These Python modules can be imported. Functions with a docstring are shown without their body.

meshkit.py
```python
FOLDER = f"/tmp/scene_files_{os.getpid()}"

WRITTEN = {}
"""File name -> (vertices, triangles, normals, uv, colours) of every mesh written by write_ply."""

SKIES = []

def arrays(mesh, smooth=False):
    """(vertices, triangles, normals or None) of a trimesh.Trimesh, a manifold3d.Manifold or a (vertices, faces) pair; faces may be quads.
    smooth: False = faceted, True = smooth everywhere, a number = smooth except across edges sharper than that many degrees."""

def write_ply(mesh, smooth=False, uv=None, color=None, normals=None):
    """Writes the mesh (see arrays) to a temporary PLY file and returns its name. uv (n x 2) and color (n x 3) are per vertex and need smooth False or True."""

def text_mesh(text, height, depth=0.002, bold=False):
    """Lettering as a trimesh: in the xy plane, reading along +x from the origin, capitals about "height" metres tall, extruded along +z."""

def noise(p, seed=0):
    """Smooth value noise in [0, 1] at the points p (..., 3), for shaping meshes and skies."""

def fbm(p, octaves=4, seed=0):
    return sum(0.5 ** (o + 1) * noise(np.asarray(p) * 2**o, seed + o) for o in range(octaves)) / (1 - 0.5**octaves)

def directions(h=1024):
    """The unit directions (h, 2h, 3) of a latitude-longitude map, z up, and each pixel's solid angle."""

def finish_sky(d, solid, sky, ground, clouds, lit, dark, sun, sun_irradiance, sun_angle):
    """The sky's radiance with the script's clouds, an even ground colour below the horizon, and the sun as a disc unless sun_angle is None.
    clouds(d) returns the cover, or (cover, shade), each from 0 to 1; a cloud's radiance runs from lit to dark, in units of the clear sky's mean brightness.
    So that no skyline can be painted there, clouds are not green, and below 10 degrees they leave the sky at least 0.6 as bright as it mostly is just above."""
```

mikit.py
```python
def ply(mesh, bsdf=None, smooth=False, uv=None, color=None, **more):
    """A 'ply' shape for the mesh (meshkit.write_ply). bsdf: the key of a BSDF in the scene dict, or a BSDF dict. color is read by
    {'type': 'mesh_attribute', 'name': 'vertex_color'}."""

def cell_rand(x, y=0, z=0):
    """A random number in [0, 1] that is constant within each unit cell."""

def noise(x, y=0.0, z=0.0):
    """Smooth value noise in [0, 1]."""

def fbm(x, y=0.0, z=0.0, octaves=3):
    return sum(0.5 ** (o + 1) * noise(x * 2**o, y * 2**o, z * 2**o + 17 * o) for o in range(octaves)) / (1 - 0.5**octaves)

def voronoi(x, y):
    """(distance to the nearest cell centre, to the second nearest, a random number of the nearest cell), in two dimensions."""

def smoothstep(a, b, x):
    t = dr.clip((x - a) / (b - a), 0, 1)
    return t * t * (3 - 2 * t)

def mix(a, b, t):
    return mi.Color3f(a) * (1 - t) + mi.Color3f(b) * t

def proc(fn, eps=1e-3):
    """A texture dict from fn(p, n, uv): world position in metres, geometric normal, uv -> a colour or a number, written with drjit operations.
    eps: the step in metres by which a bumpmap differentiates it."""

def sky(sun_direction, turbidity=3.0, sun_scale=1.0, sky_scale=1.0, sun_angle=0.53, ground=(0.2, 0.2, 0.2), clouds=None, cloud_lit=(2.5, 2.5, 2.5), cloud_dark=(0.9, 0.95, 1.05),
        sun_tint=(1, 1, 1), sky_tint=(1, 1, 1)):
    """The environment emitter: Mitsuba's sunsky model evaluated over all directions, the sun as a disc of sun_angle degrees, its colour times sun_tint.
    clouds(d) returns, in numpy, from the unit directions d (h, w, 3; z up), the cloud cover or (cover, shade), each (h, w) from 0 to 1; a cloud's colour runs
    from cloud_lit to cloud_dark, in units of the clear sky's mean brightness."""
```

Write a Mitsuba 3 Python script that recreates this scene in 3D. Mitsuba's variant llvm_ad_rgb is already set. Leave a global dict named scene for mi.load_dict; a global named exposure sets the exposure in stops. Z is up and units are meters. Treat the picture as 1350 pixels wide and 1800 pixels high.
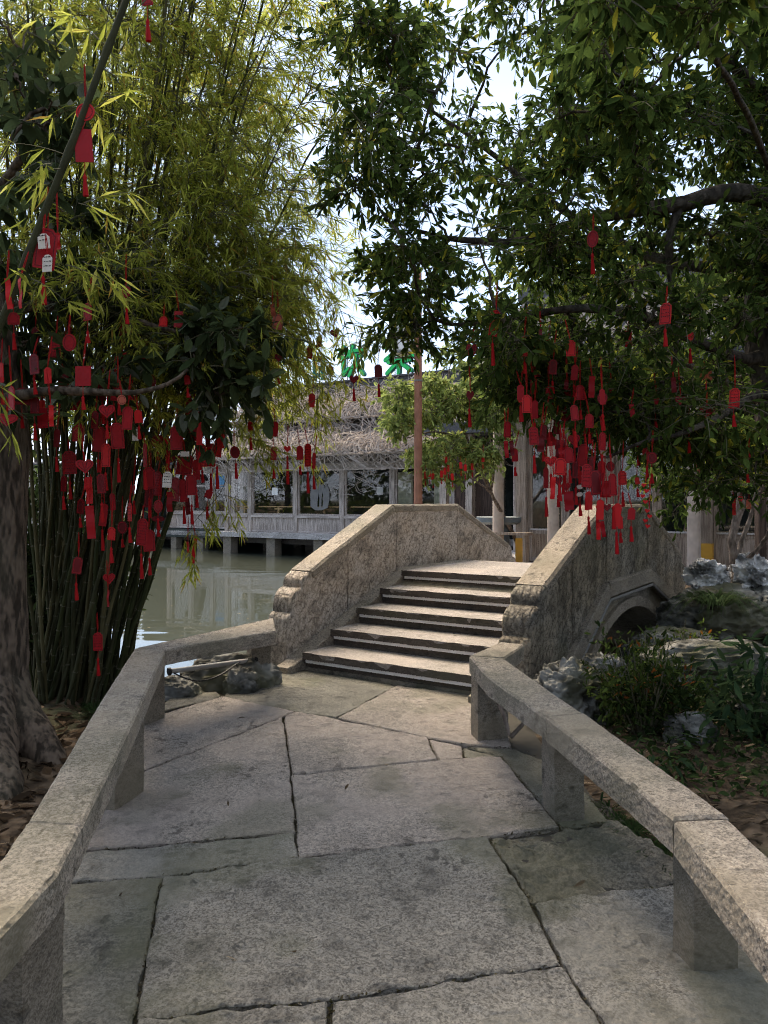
import math
import numpy as np
import drjit as dr
import mitsuba as mi
import trimesh
import shapely
from shapely.geometry import Polygon, LineString
from manifold3d import Manifold, CrossSection
import mikit
import meshkit
from mikit import proc, noise, fbm, voronoi, cell_rand, smoothstep, mix

# ------------------------------------------------------------------ camera, sky, exposure
EYE = 1.5
F = 1375.0           # focal length in photograph pixels (1350 wide)
HOR = 880.0          # horizon row of the photograph
TH = 0.584           # heading of the bridge axis, clockwise from the view direction
T = mi.ScalarTransform4f
scene, labels = {}, {}
scene['camera'] = {'type': 'perspective', 'fov_axis': 'x', 'fov': math.degrees(2 * math.atan(675 / F)),
                   'to_world': T().look_at(origin=[0, 0, EYE], target=[0, 10, EYE], up=[0, 0, 1]),
                   'principal_point_offset_y': -(HOR - 900) / 1800, 'near_clip': 0.05, 'far_clip': 800.0}


def cloud_cover(d):
    q = d / (np.abs(d[..., 2:3]) + 0.25)
    c = meshkit.fbm(q * [1.1, 1.5, 1.0] + 3.0, 5, 3)
    cover = np.clip((c - 0.30) * 3.2, 0.45, 1)
    shade = np.clip((meshkit.fbm(q * 1.7 + 9.0, 4, 8) - 0.35) * 1.2, 0, 0.5)
    return cover, shade


scene['sky_light'] = mikit.sky([-0.28, 0.50, 0.82], turbidity=3.0, sun_scale=0.62, sun_angle=40, sun_tint=(1.0, 0.985, 0.95), clouds=cloud_cover,
                               cloud_lit=(1.45, 1.54, 1.74), cloud_dark=(1.1, 1.2, 1.4), ground=(0.12, 0.12, 0.1))
exposure = 3.35

# ------------------------------------------------------------------ helpers
rg = np.random.default_rng(7)
SN, CS = math.sin(TH), math.cos(TH)
taken = {}


def at(x, y, D):
    """The point D metres ahead that shows at pixel x, y of the photograph."""
    return np.array([(x - 675) / F * D, D, EYE - (y - HOR) / F * D])


def gp(x, y, z=0.0):
    """The point at height z that shows at pixel x, y."""
    D = (EYE - z) * F / (y - HOR)
    return np.array([(x - 675) / F * D, D])


def W(u, v, z):
    """Bridge frame (u along the bridge, v to its right) to world."""
    u, v, z = np.broadcast_arrays(np.asarray(u, float), v, z)
    return np.stack([u * SN + v * CS, u * CS - v * SN, z], -1)


def free(key):
    n = taken.get(key, 0)
    taken[key] = n + 1
    return key if n == 0 else f'{key}_{n:03d}'


def thing(name, label, cat=None, group=None, kind=None):
    k = free(name)
    labels[k] = {'label': label}
    if cat:
        labels[k]['category'] = cat
    if group:
        labels[k]['group'] = group
    if kind:
        labels[k]['kind'] = kind
    return k


def put(key, mesh, bsdf, smooth=False, color=None, **more):
    scene[key] = shape(mesh, bsdf, smooth, color, **more)
    return key


def shape(mesh, bsdf, smooth=False, color=None, **more):
    if bsdf not in MAT:
        return mikit.ply(mesh, bsdf, smooth=smooth, color=color, **more)
    b, uv = MAT[bsdf]
    if isinstance(mesh, tuple):
        mesh = trimesh.Trimesh(*mesh, process=False)
    if smooth not in (False, True):
        mesh = trimesh.graph.smooth_shade(mesh, angle=np.radians(smooth), facet_minarea=None)
        smooth = True
    return mikit.ply(mesh, b, smooth=smooth, uv=np.tile(uv, (len(mesh.vertices), 1)), **more)


def part(parent, name, mesh, bsdf, smooth=False, color=None, kind=None, label=None, **more):
    k = put(free(parent + '__' + name), mesh, bsdf, smooth, color, **more)
    if kind:
        labels.setdefault(k, {})['kind'] = kind
    if label:
        labels.setdefault(k, {})['label'] = label
    return k


def tm(m):
    a = m.to_mesh()
    return trimesh.Trimesh(a.vert_properties[:, :3], a.tri_verts, process=False)


def warp(mesh, amp, freq, seed=0, ampz=None):
    """Wavers a mesh with continuous vector noise, so faces and edges turn uneven."""
    p = mesh.vertices
    o = np.stack([meshkit.fbm(p * freq + 31.7 * k, 3, seed + 5 * k) - 0.5 for k in range(3)], -1) * 2 * amp
    if ampz is not None:
        o[:, 2] *= ampz / amp
    mesh.vertices = p + o
    return mesh


def bevelled(ext, z0, z1, c0, c1):
    """A closed prism over the ring ext (counter-clockwise) whose bottom and top edges are cut back by c0 and c1."""
    n = len(ext)
    d1 = unit(ext - np.roll(ext, 1, 0))
    d2 = unit(np.roll(ext, -1, 0) - ext)
    n1, n2 = np.c_[d1[:, 1], -d1[:, 0]], np.c_[d2[:, 1], -d2[:, 0]]
    off = (n1 + n2) / np.maximum(1 + (n1 * n2).sum(1, keepdims=True), 0.5)
    rings = []
    for z, c in ((z0, c0), (z0 + c0, 0), (z1 - c1, 0), (z1, c1)):
        r_ = np.c_[ext - off * c, np.full(n, z)]
        if not rings or abs(rings[-1][0, 2] - z) > 1e-9:
            rings.append(r_)
    v = np.vstack(rings)
    f = []
    for k in range(len(rings) - 1):
        for i_ in range(n):
            a_, b_ = k * n + i_, k * n + (i_ + 1) % n
            f += [(a_, b_, b_ + n), (a_, b_ + n, a_ + n)]
    def cap(ring):
        vv, ff = trimesh.creation.triangulate_polygon(Polygon(ring[:, :2]), engine='earcut')
        idx = np.array([np.argmin(((ring[:, :2] - q_) ** 2).sum(1)) for q_ in vv])
        t_ = idx[ff]
        p_ = ring[:, :2]
        e1, e2 = p_[t_[:, 1]] - p_[t_[:, 0]], p_[t_[:, 2]] - p_[t_[:, 0]]
        neg = e1[:, 0] * e2[:, 1] - e1[:, 1] * e2[:, 0] < 0
        t_[neg] = t_[neg][:, ::-1]
        return t_
    f = np.vstack([np.array(f), cap(rings[0])[:, ::-1], cap(rings[-1]) + (len(rings) - 1) * n])
    from manifold3d import Mesh
    m = Manifold(Mesh(vert_properties=v.astype(np.float32), tri_verts=f.astype(np.uint32)))
    return m if m.num_tri() > 0 else Manifold.extrude(CrossSection([ext]), z1 - z0).translate((0, 0, z0))


def ring_of(poly):
    poly = Polygon(poly) if not isinstance(poly, Polygon) else poly
    if not poly.is_valid:
        poly = poly.buffer(0)
    return np.array(shapely.geometry.polygon.orient(poly).exterior.coords)[:-1]


def prism(poly, z0, z1, cell=0.05, chamfer=0.01, amp=0.004, freq=9.0, seed=0):
    """A stone of plan polygon poly between heights z0 and z1, edges worn, faces uneven."""
    m = tm(bevelled(ring_of(poly), z0, z1, 0.0, chamfer).refine_to_length(cell))
    return warp(m, amp, freq, seed)


def side_prism(profile, v0, v1, cell=0.06, chamfer=0.015, amp=0.004, freq=8.0, seed=0):
    """A stone with outline profile in the (u, z) plane, from v0 to v1 across the bridge."""
    m = tm(bevelled(ring_of(profile), v0, v1, chamfer, chamfer).refine_to_length(cell))
    p = m.vertices
    m.vertices = W(p[:, 0], p[:, 2], p[:, 1])
    if m.volume < 0:
        m.invert()
    return warp(m, amp, freq, seed)


def boxuv(u0, u1, v0, v1, z0, z1):
    c = np.array([[u, v, z] for u in (u0, u1) for v in (v0, v1) for z in (z0, z1)])
    m = trimesh.Trimesh(W(c[:, 0], c[:, 1], c[:, 2]), trimesh.creation.box().faces, process=False)
    b = trimesh.creation.box(bounds=[[u0, v0, z0], [u1, v1, z1]])
    m = trimesh.Trimesh(W(b.vertices[:, 0], b.vertices[:, 1], b.vertices[:, 2]), b.faces, process=False)
    if m.volume < 0:
        m.invert()
    return m


def cat(ms):
    return trimesh.util.concatenate(ms)


def tube(path, rad, n=6, caps=True):
    path = np.asarray(path, float)
    k = len(path)
    rad = np.broadcast_to(np.asarray(rad, float), k)
    t = np.gradient(path, axis=0)
    t /= np.linalg.norm(t, axis=1, keepdims=True) + 1e-12
    ref = np.array([0.31, 0.17, 0.93]) if abs(t[:, 2]).mean() < 0.8 else np.array([1.0, 0.2, 0.1])
    a = np.cross(t, ref)
    a /= np.linalg.norm(a, axis=1, keepdims=True) + 1e-12
    b = np.cross(t, a)
    g = np.arange(n) / n * 2 * np.pi
    v = path[:, None] + rad[:, None, None] * (a[:, None] * np.cos(g)[None, :, None] + b[:, None] * np.sin(g)[None, :, None])
    v = v.reshape(-1, 3)
    i, j = np.meshgrid(np.arange(k - 1), np.arange(n), indexing='ij')
    p0, p1 = i * n + j, i * n + (j + 1) % n
    f = np.vstack([np.c_[p0.ravel(), p1.ravel(), (p1 + n).ravel()], np.c_[p0.ravel(), (p1 + n).ravel(), (p0 + n).ravel()]])
    if caps:
        for base in (0, (k - 1) * n):
            f = np.vstack([f, [[base, base + q, base + q + 1] for q in range(1, n - 1)]])
    return trimesh.Trimesh(v, f, process=False)


class Twigs:
    """Collects thin stems and builds them together."""

    def __init__(self):
        self.p = {}

    def add(self, path, r0, r1, n=3):
        self.p.setdefault((len(path), n), []).append((path, r0, r1))

    def mesh(self):
        vs, fs, at_ = [], [], 0
        for (k, n), rows in self.p.items():
            P = np.array([x[0] for x in rows])
            rad = np.array([x[1] for x in rows])[:, None] * (1 - np.linspace(0, 1, k)) + np.array([x[2] for x in rows])[:, None] * np.linspace(0, 1, k)
            t = unit(np.gradient(P, axis=1))
            a = unit(np.cross(t, [0.31, 0.57, 0.33]))
            b = np.cross(t, a)
            g = np.arange(n) / n * 2 * np.pi
            v = P[:, :, None] + rad[:, :, None, None] * (a[:, :, None] * np.cos(g)[:, None] + b[:, :, None] * np.sin(g)[:, None])
            i, j = np.meshgrid(np.arange(k - 1), np.arange(n), indexing='ij')
            p0, p1 = (i * n + j).ravel(), (i * n + (j + 1) % n).ravel()
            f = np.vstack([np.c_[p0, p1, p1 + n], np.c_[p0, p1 + n, p0 + n]])
            fs.append((f[None] + (np.arange(len(P)) * k * n)[:, None, None]).reshape(-1, 3) + at_)
            vs.append(v.reshape(-1, 3))
            at_ += v.size // 3
        return trimesh.Trimesh(np.vstack(vs), np.vstack(fs), process=False)


def bez(p0, p1, p2, k=10):
    s = np.linspace(0, 1, k)[:, None]
    return (1 - s) ** 2 * np.asarray(p0) + 2 * s * (1 - s) * np.asarray(p1) + s ** 2 * np.asarray(p2)


def spline(pts, k=24):
    from scipy.interpolate import CubicSpline
    pts = np.asarray(pts, float)
    d = np.r_[0, np.cumsum(np.linalg.norm(np.diff(pts, axis=0), axis=1))]
    return CubicSpline(d, pts)(np.linspace(0, d[-1], k))


def unit(a):
    return a / (np.linalg.norm(a, axis=-1, keepdims=True) + 1e-12)


def rand_dir(n, r):
    return unit(r.normal(size=(n, 3)))


class Leaves:
    """Collects leaf blades: each a folded, curved blade of its own."""

    def __init__(self):
        self.v, self.f, self.c, self.n = [], [], [], 0

    def add(self, P, D, L, Wd, col, r, fold=0.25, curl=0.25, broad=False, up=None):
        n = len(P)
        D = unit(D)
        up = unit(r.normal(size=(n, 3)) * 0.55 + [0, 0, 1]) if up is None else up
        S = unit(np.cross(D, up))
        N = unit(np.cross(S, D))
        L = np.broadcast_to(L, n)[:, None]
        Wd = np.broadcast_to(Wd, n)[:, None]
        if broad:
            st = [(0.0, 0.0), (0.22, 0.36), (0.5, 0.5), (0.78, 0.33), (1.0, 0.0)]
            rows, idx = [], []
            c = r.uniform(-0.4, 1.0, (n, 1)) * curl
            for s, w in st:
                mid = P + D * L * s - N * L * c * s * s
                if w == 0:
                    rows += [mid]
                    idx.append((len(rows) - 1,))
                else:
                    rows += [mid - S * Wd * w + N * Wd * fold * w, mid, mid + S * Wd * w + N * Wd * fold * w]
                    idx.append((len(rows) - 3, len(rows) - 2, len(rows) - 1))
            V = np.stack(rows, 1)
            f = []
            for a, b in zip(idx[:-1], idx[1:]):
                if len(a) == 1:
                    f += [(a[0], b[1], b[0]), (a[0], b[2], b[1])]
                elif len(b) == 1:
                    f += [(a[0], a[1], b[0]), (a[1], a[2], b[0])]
                else:
                    f += [(a[0], a[1], b[1]), (a[0], b[1], b[0]), (a[1], a[2], b[2]), (a[1], b[2], b[1])]
        else:
            c = r.uniform(0.0, 1.0, (n, 1)) * curl
            mid = P + D * L * 0.4 - N * L * c * 0.16
            V = np.stack([P, mid - S * Wd * 0.5 + N * Wd * fold, mid + S * Wd * 0.5 + N * Wd * fold, P + D * L - N * L * c, mid], 1)
            f = [(0, 4, 1), (0, 2, 4), (1, 4, 3), (4, 2, 3)]
        k = V.shape[1]
        F_ = (np.array(f)[None] + (np.arange(n) * k)[:, None, None]).reshape(-1, 3) + self.n
        self.v.append(V.reshape(-1, 3))
        self.f.append(F_)
        self.c.append(np.repeat(np.broadcast_to(col, (n, 3)), k, axis=0))
        self.n += n * k

    def mesh(self):
        return (np.vstack(self.v), np.vstack(self.f)), np.vstack(self.c)


def tint(n, r, a, b, spread=0.25, odd=None, p_odd=0.0):
    """Leaf colours between a and b, each leaf a little different; some of the colour odd (old leaves)."""
    t = r.random((n, 1))
    c = np.asarray(a) * (1 - t) + np.asarray(b) * t
    c = c * np.exp(r.normal(size=(n, 1)) * spread)
    if odd is not None:
        m = r.random(n) < p_odd
        c[m] = np.asarray(odd) * np.exp(r.normal(size=(m.sum(), 1)) * 0.2)
    return np.clip(c, 0.004, 0.6)


# ------------------------------------------------------------------ materials
# Few BSDFs, many finishes: a mesh carries the number of its finish (or its plain colour) as a constant uv.
MAT = {}


def two(b):
    return {'type': 'twosided', 'b': b}


def bump(b, fn, scale=1.0, eps=2e-3):
    return {'type': 'bumpmap', 'arbitrary': proc(fn, eps), 'scale': scale, 'b': b}


def pick(i, rows):
    """The row of a table of tuples for finish number i, entry by entry."""
    out = [mi.Float(x) for x in rows[0]]
    for k, row in enumerate(rows[1:], 1):
        out = [dr.select(i > k - 0.5, mi.Float(x), o) for x, o in zip(row, out)]
    return out


def finishes(bsdf, names):
    for k, n in enumerate(names):
        MAT[n] = (bsdf, (float(k), 0.0))


# name: light rgb, dark rgb, warm rgb, moss, grain, relief height, relief frequency, stain
STONES = {
    'paver_pink': (.35, .308, .27, .085, .076, .066, .24, .205, .18, .45, 190, .012, 60, .7),
    'paver_grey': (.295, .275, .242, .06, .057, .05, .18, .17, .145, .5, 190, .018, 48, .9),
    'paver_moss': (.19, .182, .155, .05, .05, .042, .125, .115, .08, .7, 190, .012, 50, 1.0),
    'paver_rough': (.20, .18, .145, .035, .033, .025, .10, .09, .06, .5, 140, .016, 24, 1.0),
    'granite': (.40, .35, .29, .095, .08, .064, .245, .205, .15, .4, 190, .011, 60, .8),
    'post_stone': (.27, .235, .19, .09, .078, .062, .18, .15, .105, .35, 190, .007, 45, .7),
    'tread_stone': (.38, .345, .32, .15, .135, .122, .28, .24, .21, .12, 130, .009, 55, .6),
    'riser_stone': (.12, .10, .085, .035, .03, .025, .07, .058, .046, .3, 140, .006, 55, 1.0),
    'deck_stone': (.50, .48, .46, .22, .21, .20, .36, .34, .32, .1, 60, .004, 55, .8),
    'spandrel_stone': (.30, .265, .215, .11, .10, .08, .22, .18, .12, .5, 90, .005, 55, 1.2)}


def stone_colour(p, n, uv):
    t = pick(uv.x, list(STONES.values()))
    light, dark, warm = mi.Color3f(*t[:3]), mi.Color3f(*t[3:6]), mi.Color3f(*t[6:9])
    moss, grain, stain = t[9], t[10], t[13]
    g = noise(p.x * grain, p.y * grain, p.z * grain)
    g2 = noise(p.x * grain * 0.47 + 9, p.y * grain * 0.47, p.z * grain * 0.47)
    s = fbm(p.x * 2.3 + 3, p.y * 2.3, p.z * 2.9, 3)
    s2 = fbm(p.x * 11, p.y * 11 + 7, p.z * 11, 3)
    c = mix(dark, light, 0.08 + 0.84 * smoothstep(0.22, 0.78, 0.45 * g + 0.3 * g2 + 0.25 * noise(p.x * grain * 2.1, p.y * grain * 2.1 + 3, p.z * grain * 2.1)))
    pock = noise(p.x * 27 + 5, p.y * 29, p.z * 23)
    c = c * (1 - 0.5 * smoothstep(0.74, 0.86, pock) * smoothstep(0.4, 0.6, noise(p.x * 3, p.y * 3, p.z * 3 + 4)))
    c = mix(c, warm, smoothstep(0.42, 0.7, s) * 0.6)
    c = c * (1 - 0.30 * stain * smoothstep(0.5, 0.8, s2) - 0.25 * stain * smoothstep(0.55, 0.3, s))
    m = smoothstep(0.5, 0.68, fbm(p.x * 1.7 + 40, p.y * 1.7, p.z * 1.7, 3) + 0.12 * (s2 - 0.5)) * moss
    return mix(c, mi.Color3f(0.078, 0.080, 0.048), m)


def stone_relief(p, n, uv):
    h, f = pick(uv.x, [r_[11:13] for r_ in STONES.values()])
    a = fbm(p.x * f, p.y * f, p.z * f, 3) * h
    k = noise(p.x * 27 + 5, p.y * 29, p.z * 23)
    return a - smoothstep(0.70, 0.95, k) * dr.minimum(h, 0.007)


scene['stone'] = two(bump({'type': 'principled', 'base_color': proc(stone_colour), 'roughness': 0.78, 'specular': 0.35}, stone_relief, 1.0, 3e-3))
finishes('stone', STONES)
# hand dressed granite, short chisel scars of every direction: light, dark, warm, streaks
DRESSED = {'parapet_stone': (.54, .485, .43, .12, .105, .09, 1.0, .95, .89, 0.0), 'parapet_shaded_weathered': (.33, .30, .25, .07, .06, .05, 1.0, .94, .84, 0.33)}  # right parapet tones carry painted tree shade; the streaks are weathering


def scars(p):
    q = p.x * CS - p.y * SN
    a = p.x * SN + p.y * CS + q
    wx = noise(a * 13, p.z * 13, 3.0) * 1.6
    r1 = dr.abs(noise(a * 42 + wx * 2.2, p.z * 40 + wx * 2.0, q * 24) - 0.5) * 2
    r2 = dr.abs(noise(a * 22 + 11 - wx * 2, p.z * 21 - wx * 1.6, q * 15) - 0.5) * 2
    return smoothstep(0.0, 0.5, r1) * 0.55 + smoothstep(0.0, 0.42, r2) * 0.45


def dressed_colour(p, n, uv):
    t = pick(uv.x, list(DRESSED.values()))
    light, dark, warm, streaks = mi.Color3f(*t[:3]), mi.Color3f(*t[3:6]), mi.Color3f(*t[6:9]), t[9]
    g = noise(p.x * 130, p.y * 130, p.z * 130)
    s = fbm(p.x * 1.9, p.y * 1.9 + 3, p.z * 2.5, 3)
    c = mix(dark, light, 0.22 * g + 0.78 * scars(p))
    c = c * mix((1, 1, 1), warm, smoothstep(0.35, 0.65, s))
    c = c * (1 - 0.35 * smoothstep(0.52, 0.7, fbm(p.x * 6 + 8, p.y * 6, p.z * 6, 3)))
    k = fbm((p.x * SN + p.y * CS) * 9, p.z * 0.9, 2.0, 3)
    c = c * (1 - streaks * smoothstep(0.42, 0.66, k))
    return mix(c, mi.Color3f(0.10, 0.11, 0.07), 0.8 * streaks * smoothstep(0.5, 0.72, fbm(p.x * 2.7, p.y * 2.7 + 30, p.z * 1.5, 3)))


scene['dressed'] = two(bump({'type': 'principled', 'base_color': proc(dressed_colour), 'roughness': 0.8, 'specular': 0.3},
                            lambda p, n, uv: scars(p) * 0.011 + noise(p.x * 110, p.y * 110, p.z * 110) * 0.0015, 1.0, 3e-3))
finishes('dressed', DRESSED)
# timber: two colours, grain along the facade (1) or upright (0)
TIMBER = {'wood_grey': (.26, .22, .19, .46, .40, .355, 0), 'wood_grey_along': (.27, .23, .205, .52, .465, .42, 1), 'wood_brown': (.20, .15, .112, .37, .29, .23, 0),
          'wood_dark': (.035, .024, .02, .09, .062, .05, 0), 'wood_yellow': (.30, .19, .09, .46, .31, .16, 1)}


def timber_colour(p, n, uv):
    t = pick(uv.x, list(TIMBER.values()))
    q, h, f = p.x * CS - p.y * SN, p.x * SN + p.y * CS, 14.0
    k = fbm(q * f * mix1(4, 0.25, t[6]), h * f * 4, p.z * f * mix1(0.25, 4, t[6]), 3)
    s = fbm(q * 1.3, h * 1.3, p.z * 1.8 + 5, 3)
    return mix(mi.Color3f(*t[:3]), mi.Color3f(*t[3:6]), smoothstep(0.3, 0.7, k)) * (0.75 + 0.5 * s)


def mix1(a, b, t):
    return a + (b - a) * t


scene['timber'] = two({'type': 'principled', 'base_color': proc(timber_colour), 'roughness': 0.75, 'specular': 0.25})
finishes('timber', TIMBER)
# bark: furrow, ridge, frequency, lichen
BARKS = {'bark_left': (.035, .027, .020, .13, .10, .076, 13, .10), 'bark_dark': (.03, .024, .02, .085, .07, .058, 12, .15), 'bark_pale': (.11, .085, .07, .27, .22, .19, 14, .1)}


def furrows(p, f):
    return fbm(p.x * f * 3.0, p.y * f * 3.0, p.z * f * 0.7, 3)


def bark_colour(p, n, uv):
    t = pick(uv.x, list(BARKS.values()))
    c = mix(mi.Color3f(*t[:3]), mi.Color3f(*t[3:6]), smoothstep(0.32, 0.66, furrows(p, t[6])))
    m = smoothstep(0.48, 0.66, fbm(p.x * 3, p.y * 3 + 8, p.z * 3, 3)) * t[7]
    return mix(c, mi.Color3f(0.12, 0.13, 0.09), m) * (0.8 + 0.4 * noise(p.x * 70, p.y * 70, p.z * 40))


scene['bark'] = two(bump({'type': 'principled', 'base_color': proc(bark_colour), 'roughness': 0.85, 'specular': 0.2}, lambda p, n, uv: furrows(p, pick(uv.x, [r_[6:7] for r_ in BARKS.values()])[0]) * 0.03, 1.0, 4e-3))
finishes('bark', BARKS)


# matt and satin finishes of one colour with soft mottling: the colour travels in the uv
def mottled_colour(p, n, uv):
    a, b = dr.floor(uv.x / 4), dr.floor(uv.y / 4)
    c0 = dr.floor(a / 1024)
    c2 = dr.floor(b / 1024)
    var = (b - c2 * 1024) / 1023
    col = mi.Color3f(c0, a - c0 * 1024, c2) / 1023
    return col * (1 - var + 2 * var * (0.6 * noise(p.x * 7, p.y * 7, p.z * 7) + 0.4 * noise(p.x * 21, p.y * 21, p.z * 21)))


scene['mottled'] = two({'type': 'principled', 'base_color': proc(mottled_colour), 'roughness': 0.8, 'specular': 0.2})
scene['satin'] = two({'type': 'principled', 'base_color': proc(mottled_colour), 'roughness': 0.5, 'specular': 0.25})


def plain(name, c, var=0.25, satin=False):
    r_, g_, b_, v_ = (int(round(x * 1023)) for x in (*c, var))
    MAT[name] = ('satin' if satin else 'mottled', (float((r_ * 1024 + g_) * 4 + 2), float((b_ * 1024 + v_) * 4 + 2)))


for row in (('joint_soil', (.045, .042, .035), .4), ('culm_skin', (.036, .038, .018), .5), ('culm_pale', (.085, .078, .036), .4), ('culm_node', (.10, .095, .065), .3), ('culm_green', (.032, .040, .015), .5), ('twig_skin', (.10, .095, .06), .4),
            ('red_card', (.30, .004, .009), .1, 1), ('red_bright', (.47, .010, .011), .1, 1), ('red_old', (.12, .004, .007), .15, 1), ('red_faded', (.36, .08, .045), .15, 1), ('red_thread', (.32, .006, .008), .15),
            ('gold_ink', (.55, .30, .08), .1, 1), ('strip_grey', (.60, .59, .58), .15, 1), ('tube_grey', (.30, .295, .285), .3, 1), ('paper_dull', (.40, .34, .29), .2), ('paper', (.62, .58, .52), .15), ('ink', (.05, .04, .04), .1), ('paint_red_brown', (.28, .13, .085), .28), ('column_stone', (.50, .41, .34), .22),
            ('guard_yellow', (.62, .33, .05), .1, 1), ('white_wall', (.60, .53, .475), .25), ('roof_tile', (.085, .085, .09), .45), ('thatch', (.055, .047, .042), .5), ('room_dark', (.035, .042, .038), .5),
            ('room_screen', (.40, .40, .29), .5), ('vine_grey', (.37, .32, .28), .35), ('sign_green', (.03, .50, .12), .08, 1), ('sign_side', (.02, .13, .10), .1, 1), ('metal_dull', (.17, .165, .16), .2, 1),
            ('black_rubber', (.015, .015, .015), .1, 1), ('lamp_white', (.78, .78, .76), .06, 1), ('poster_blue', (.10, .26, .44), .35, 1), ('table_blue', (.15, .175, .19), .3, 1)):
    plain(*row)
scene['leaf'] = {'type': 'principledthin', 'base_color': {'type': 'mesh_attribute', 'name': 'vertex_color'}, 'roughness': 0.42, 'diff_trans': 1.15, 'eta': 1.4}
scene['leaf_thin'] = {**scene['leaf'], 'roughness': 0.5, 'diff_trans': 1.45}
scene['metal_grey'] = two({'type': 'principled', 'base_color': {'type': 'rgb', 'value': [0.42, 0.41, 0.40]}, 'roughness': 0.38, 'metallic': 0.75})
scene['window_glass'] = {'type': 'thindielectric', 'int_ior': 1.5}


def rock_colour(p, n, uv):
    k = fbm(p.x * 8, p.y * 8, p.z * 8, 4)
    v = noise(p.x * 31 + 5, p.y * 31, p.z * 31)
    c = mix((0.05, 0.05, 0.042), (0.25, 0.25, 0.235), smoothstep(0.34, 0.7, k)) * (0.62 + 0.7 * v)
    c = mix(c, mi.Color3f(0.10, 0.10, 0.05), 0.6 * smoothstep(0.5, 0.7, fbm(p.x * 3 + 70, p.y * 3, p.z * 3, 2)))
    pale = mix((0.14, 0.145, 0.15), (0.66, 0.67, 0.69), smoothstep(0.34, 0.6, k))
    return mix(c, pale, uv.x)


scene['rock_face'] = two(bump({'type': 'principled', 'base_color': proc(rock_colour), 'roughness': 0.85, 'specular': 0.25}, lambda p, n, uv: fbm(p.x * 26, p.y * 26, p.z * 26, 3) * 0.02, 1.0, 4e-3))
finishes('rock_face', ('rock', 'rock_pale'))


def soil_colour(p, n, uv):
    k = fbm(p.x * 14, p.y * 14, p.z * 14, 4)
    s = fbm(p.x * 1.3, p.y * 1.3, 3.0, 2)
    c = mix((0.035, 0.026, 0.018), (0.13, 0.095, 0.065), smoothstep(0.28, 0.72, k))
    return mix(c, mi.Color3f(0.045, 0.055, 0.025), 0.6 * smoothstep(0.52, 0.7, s))


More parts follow.
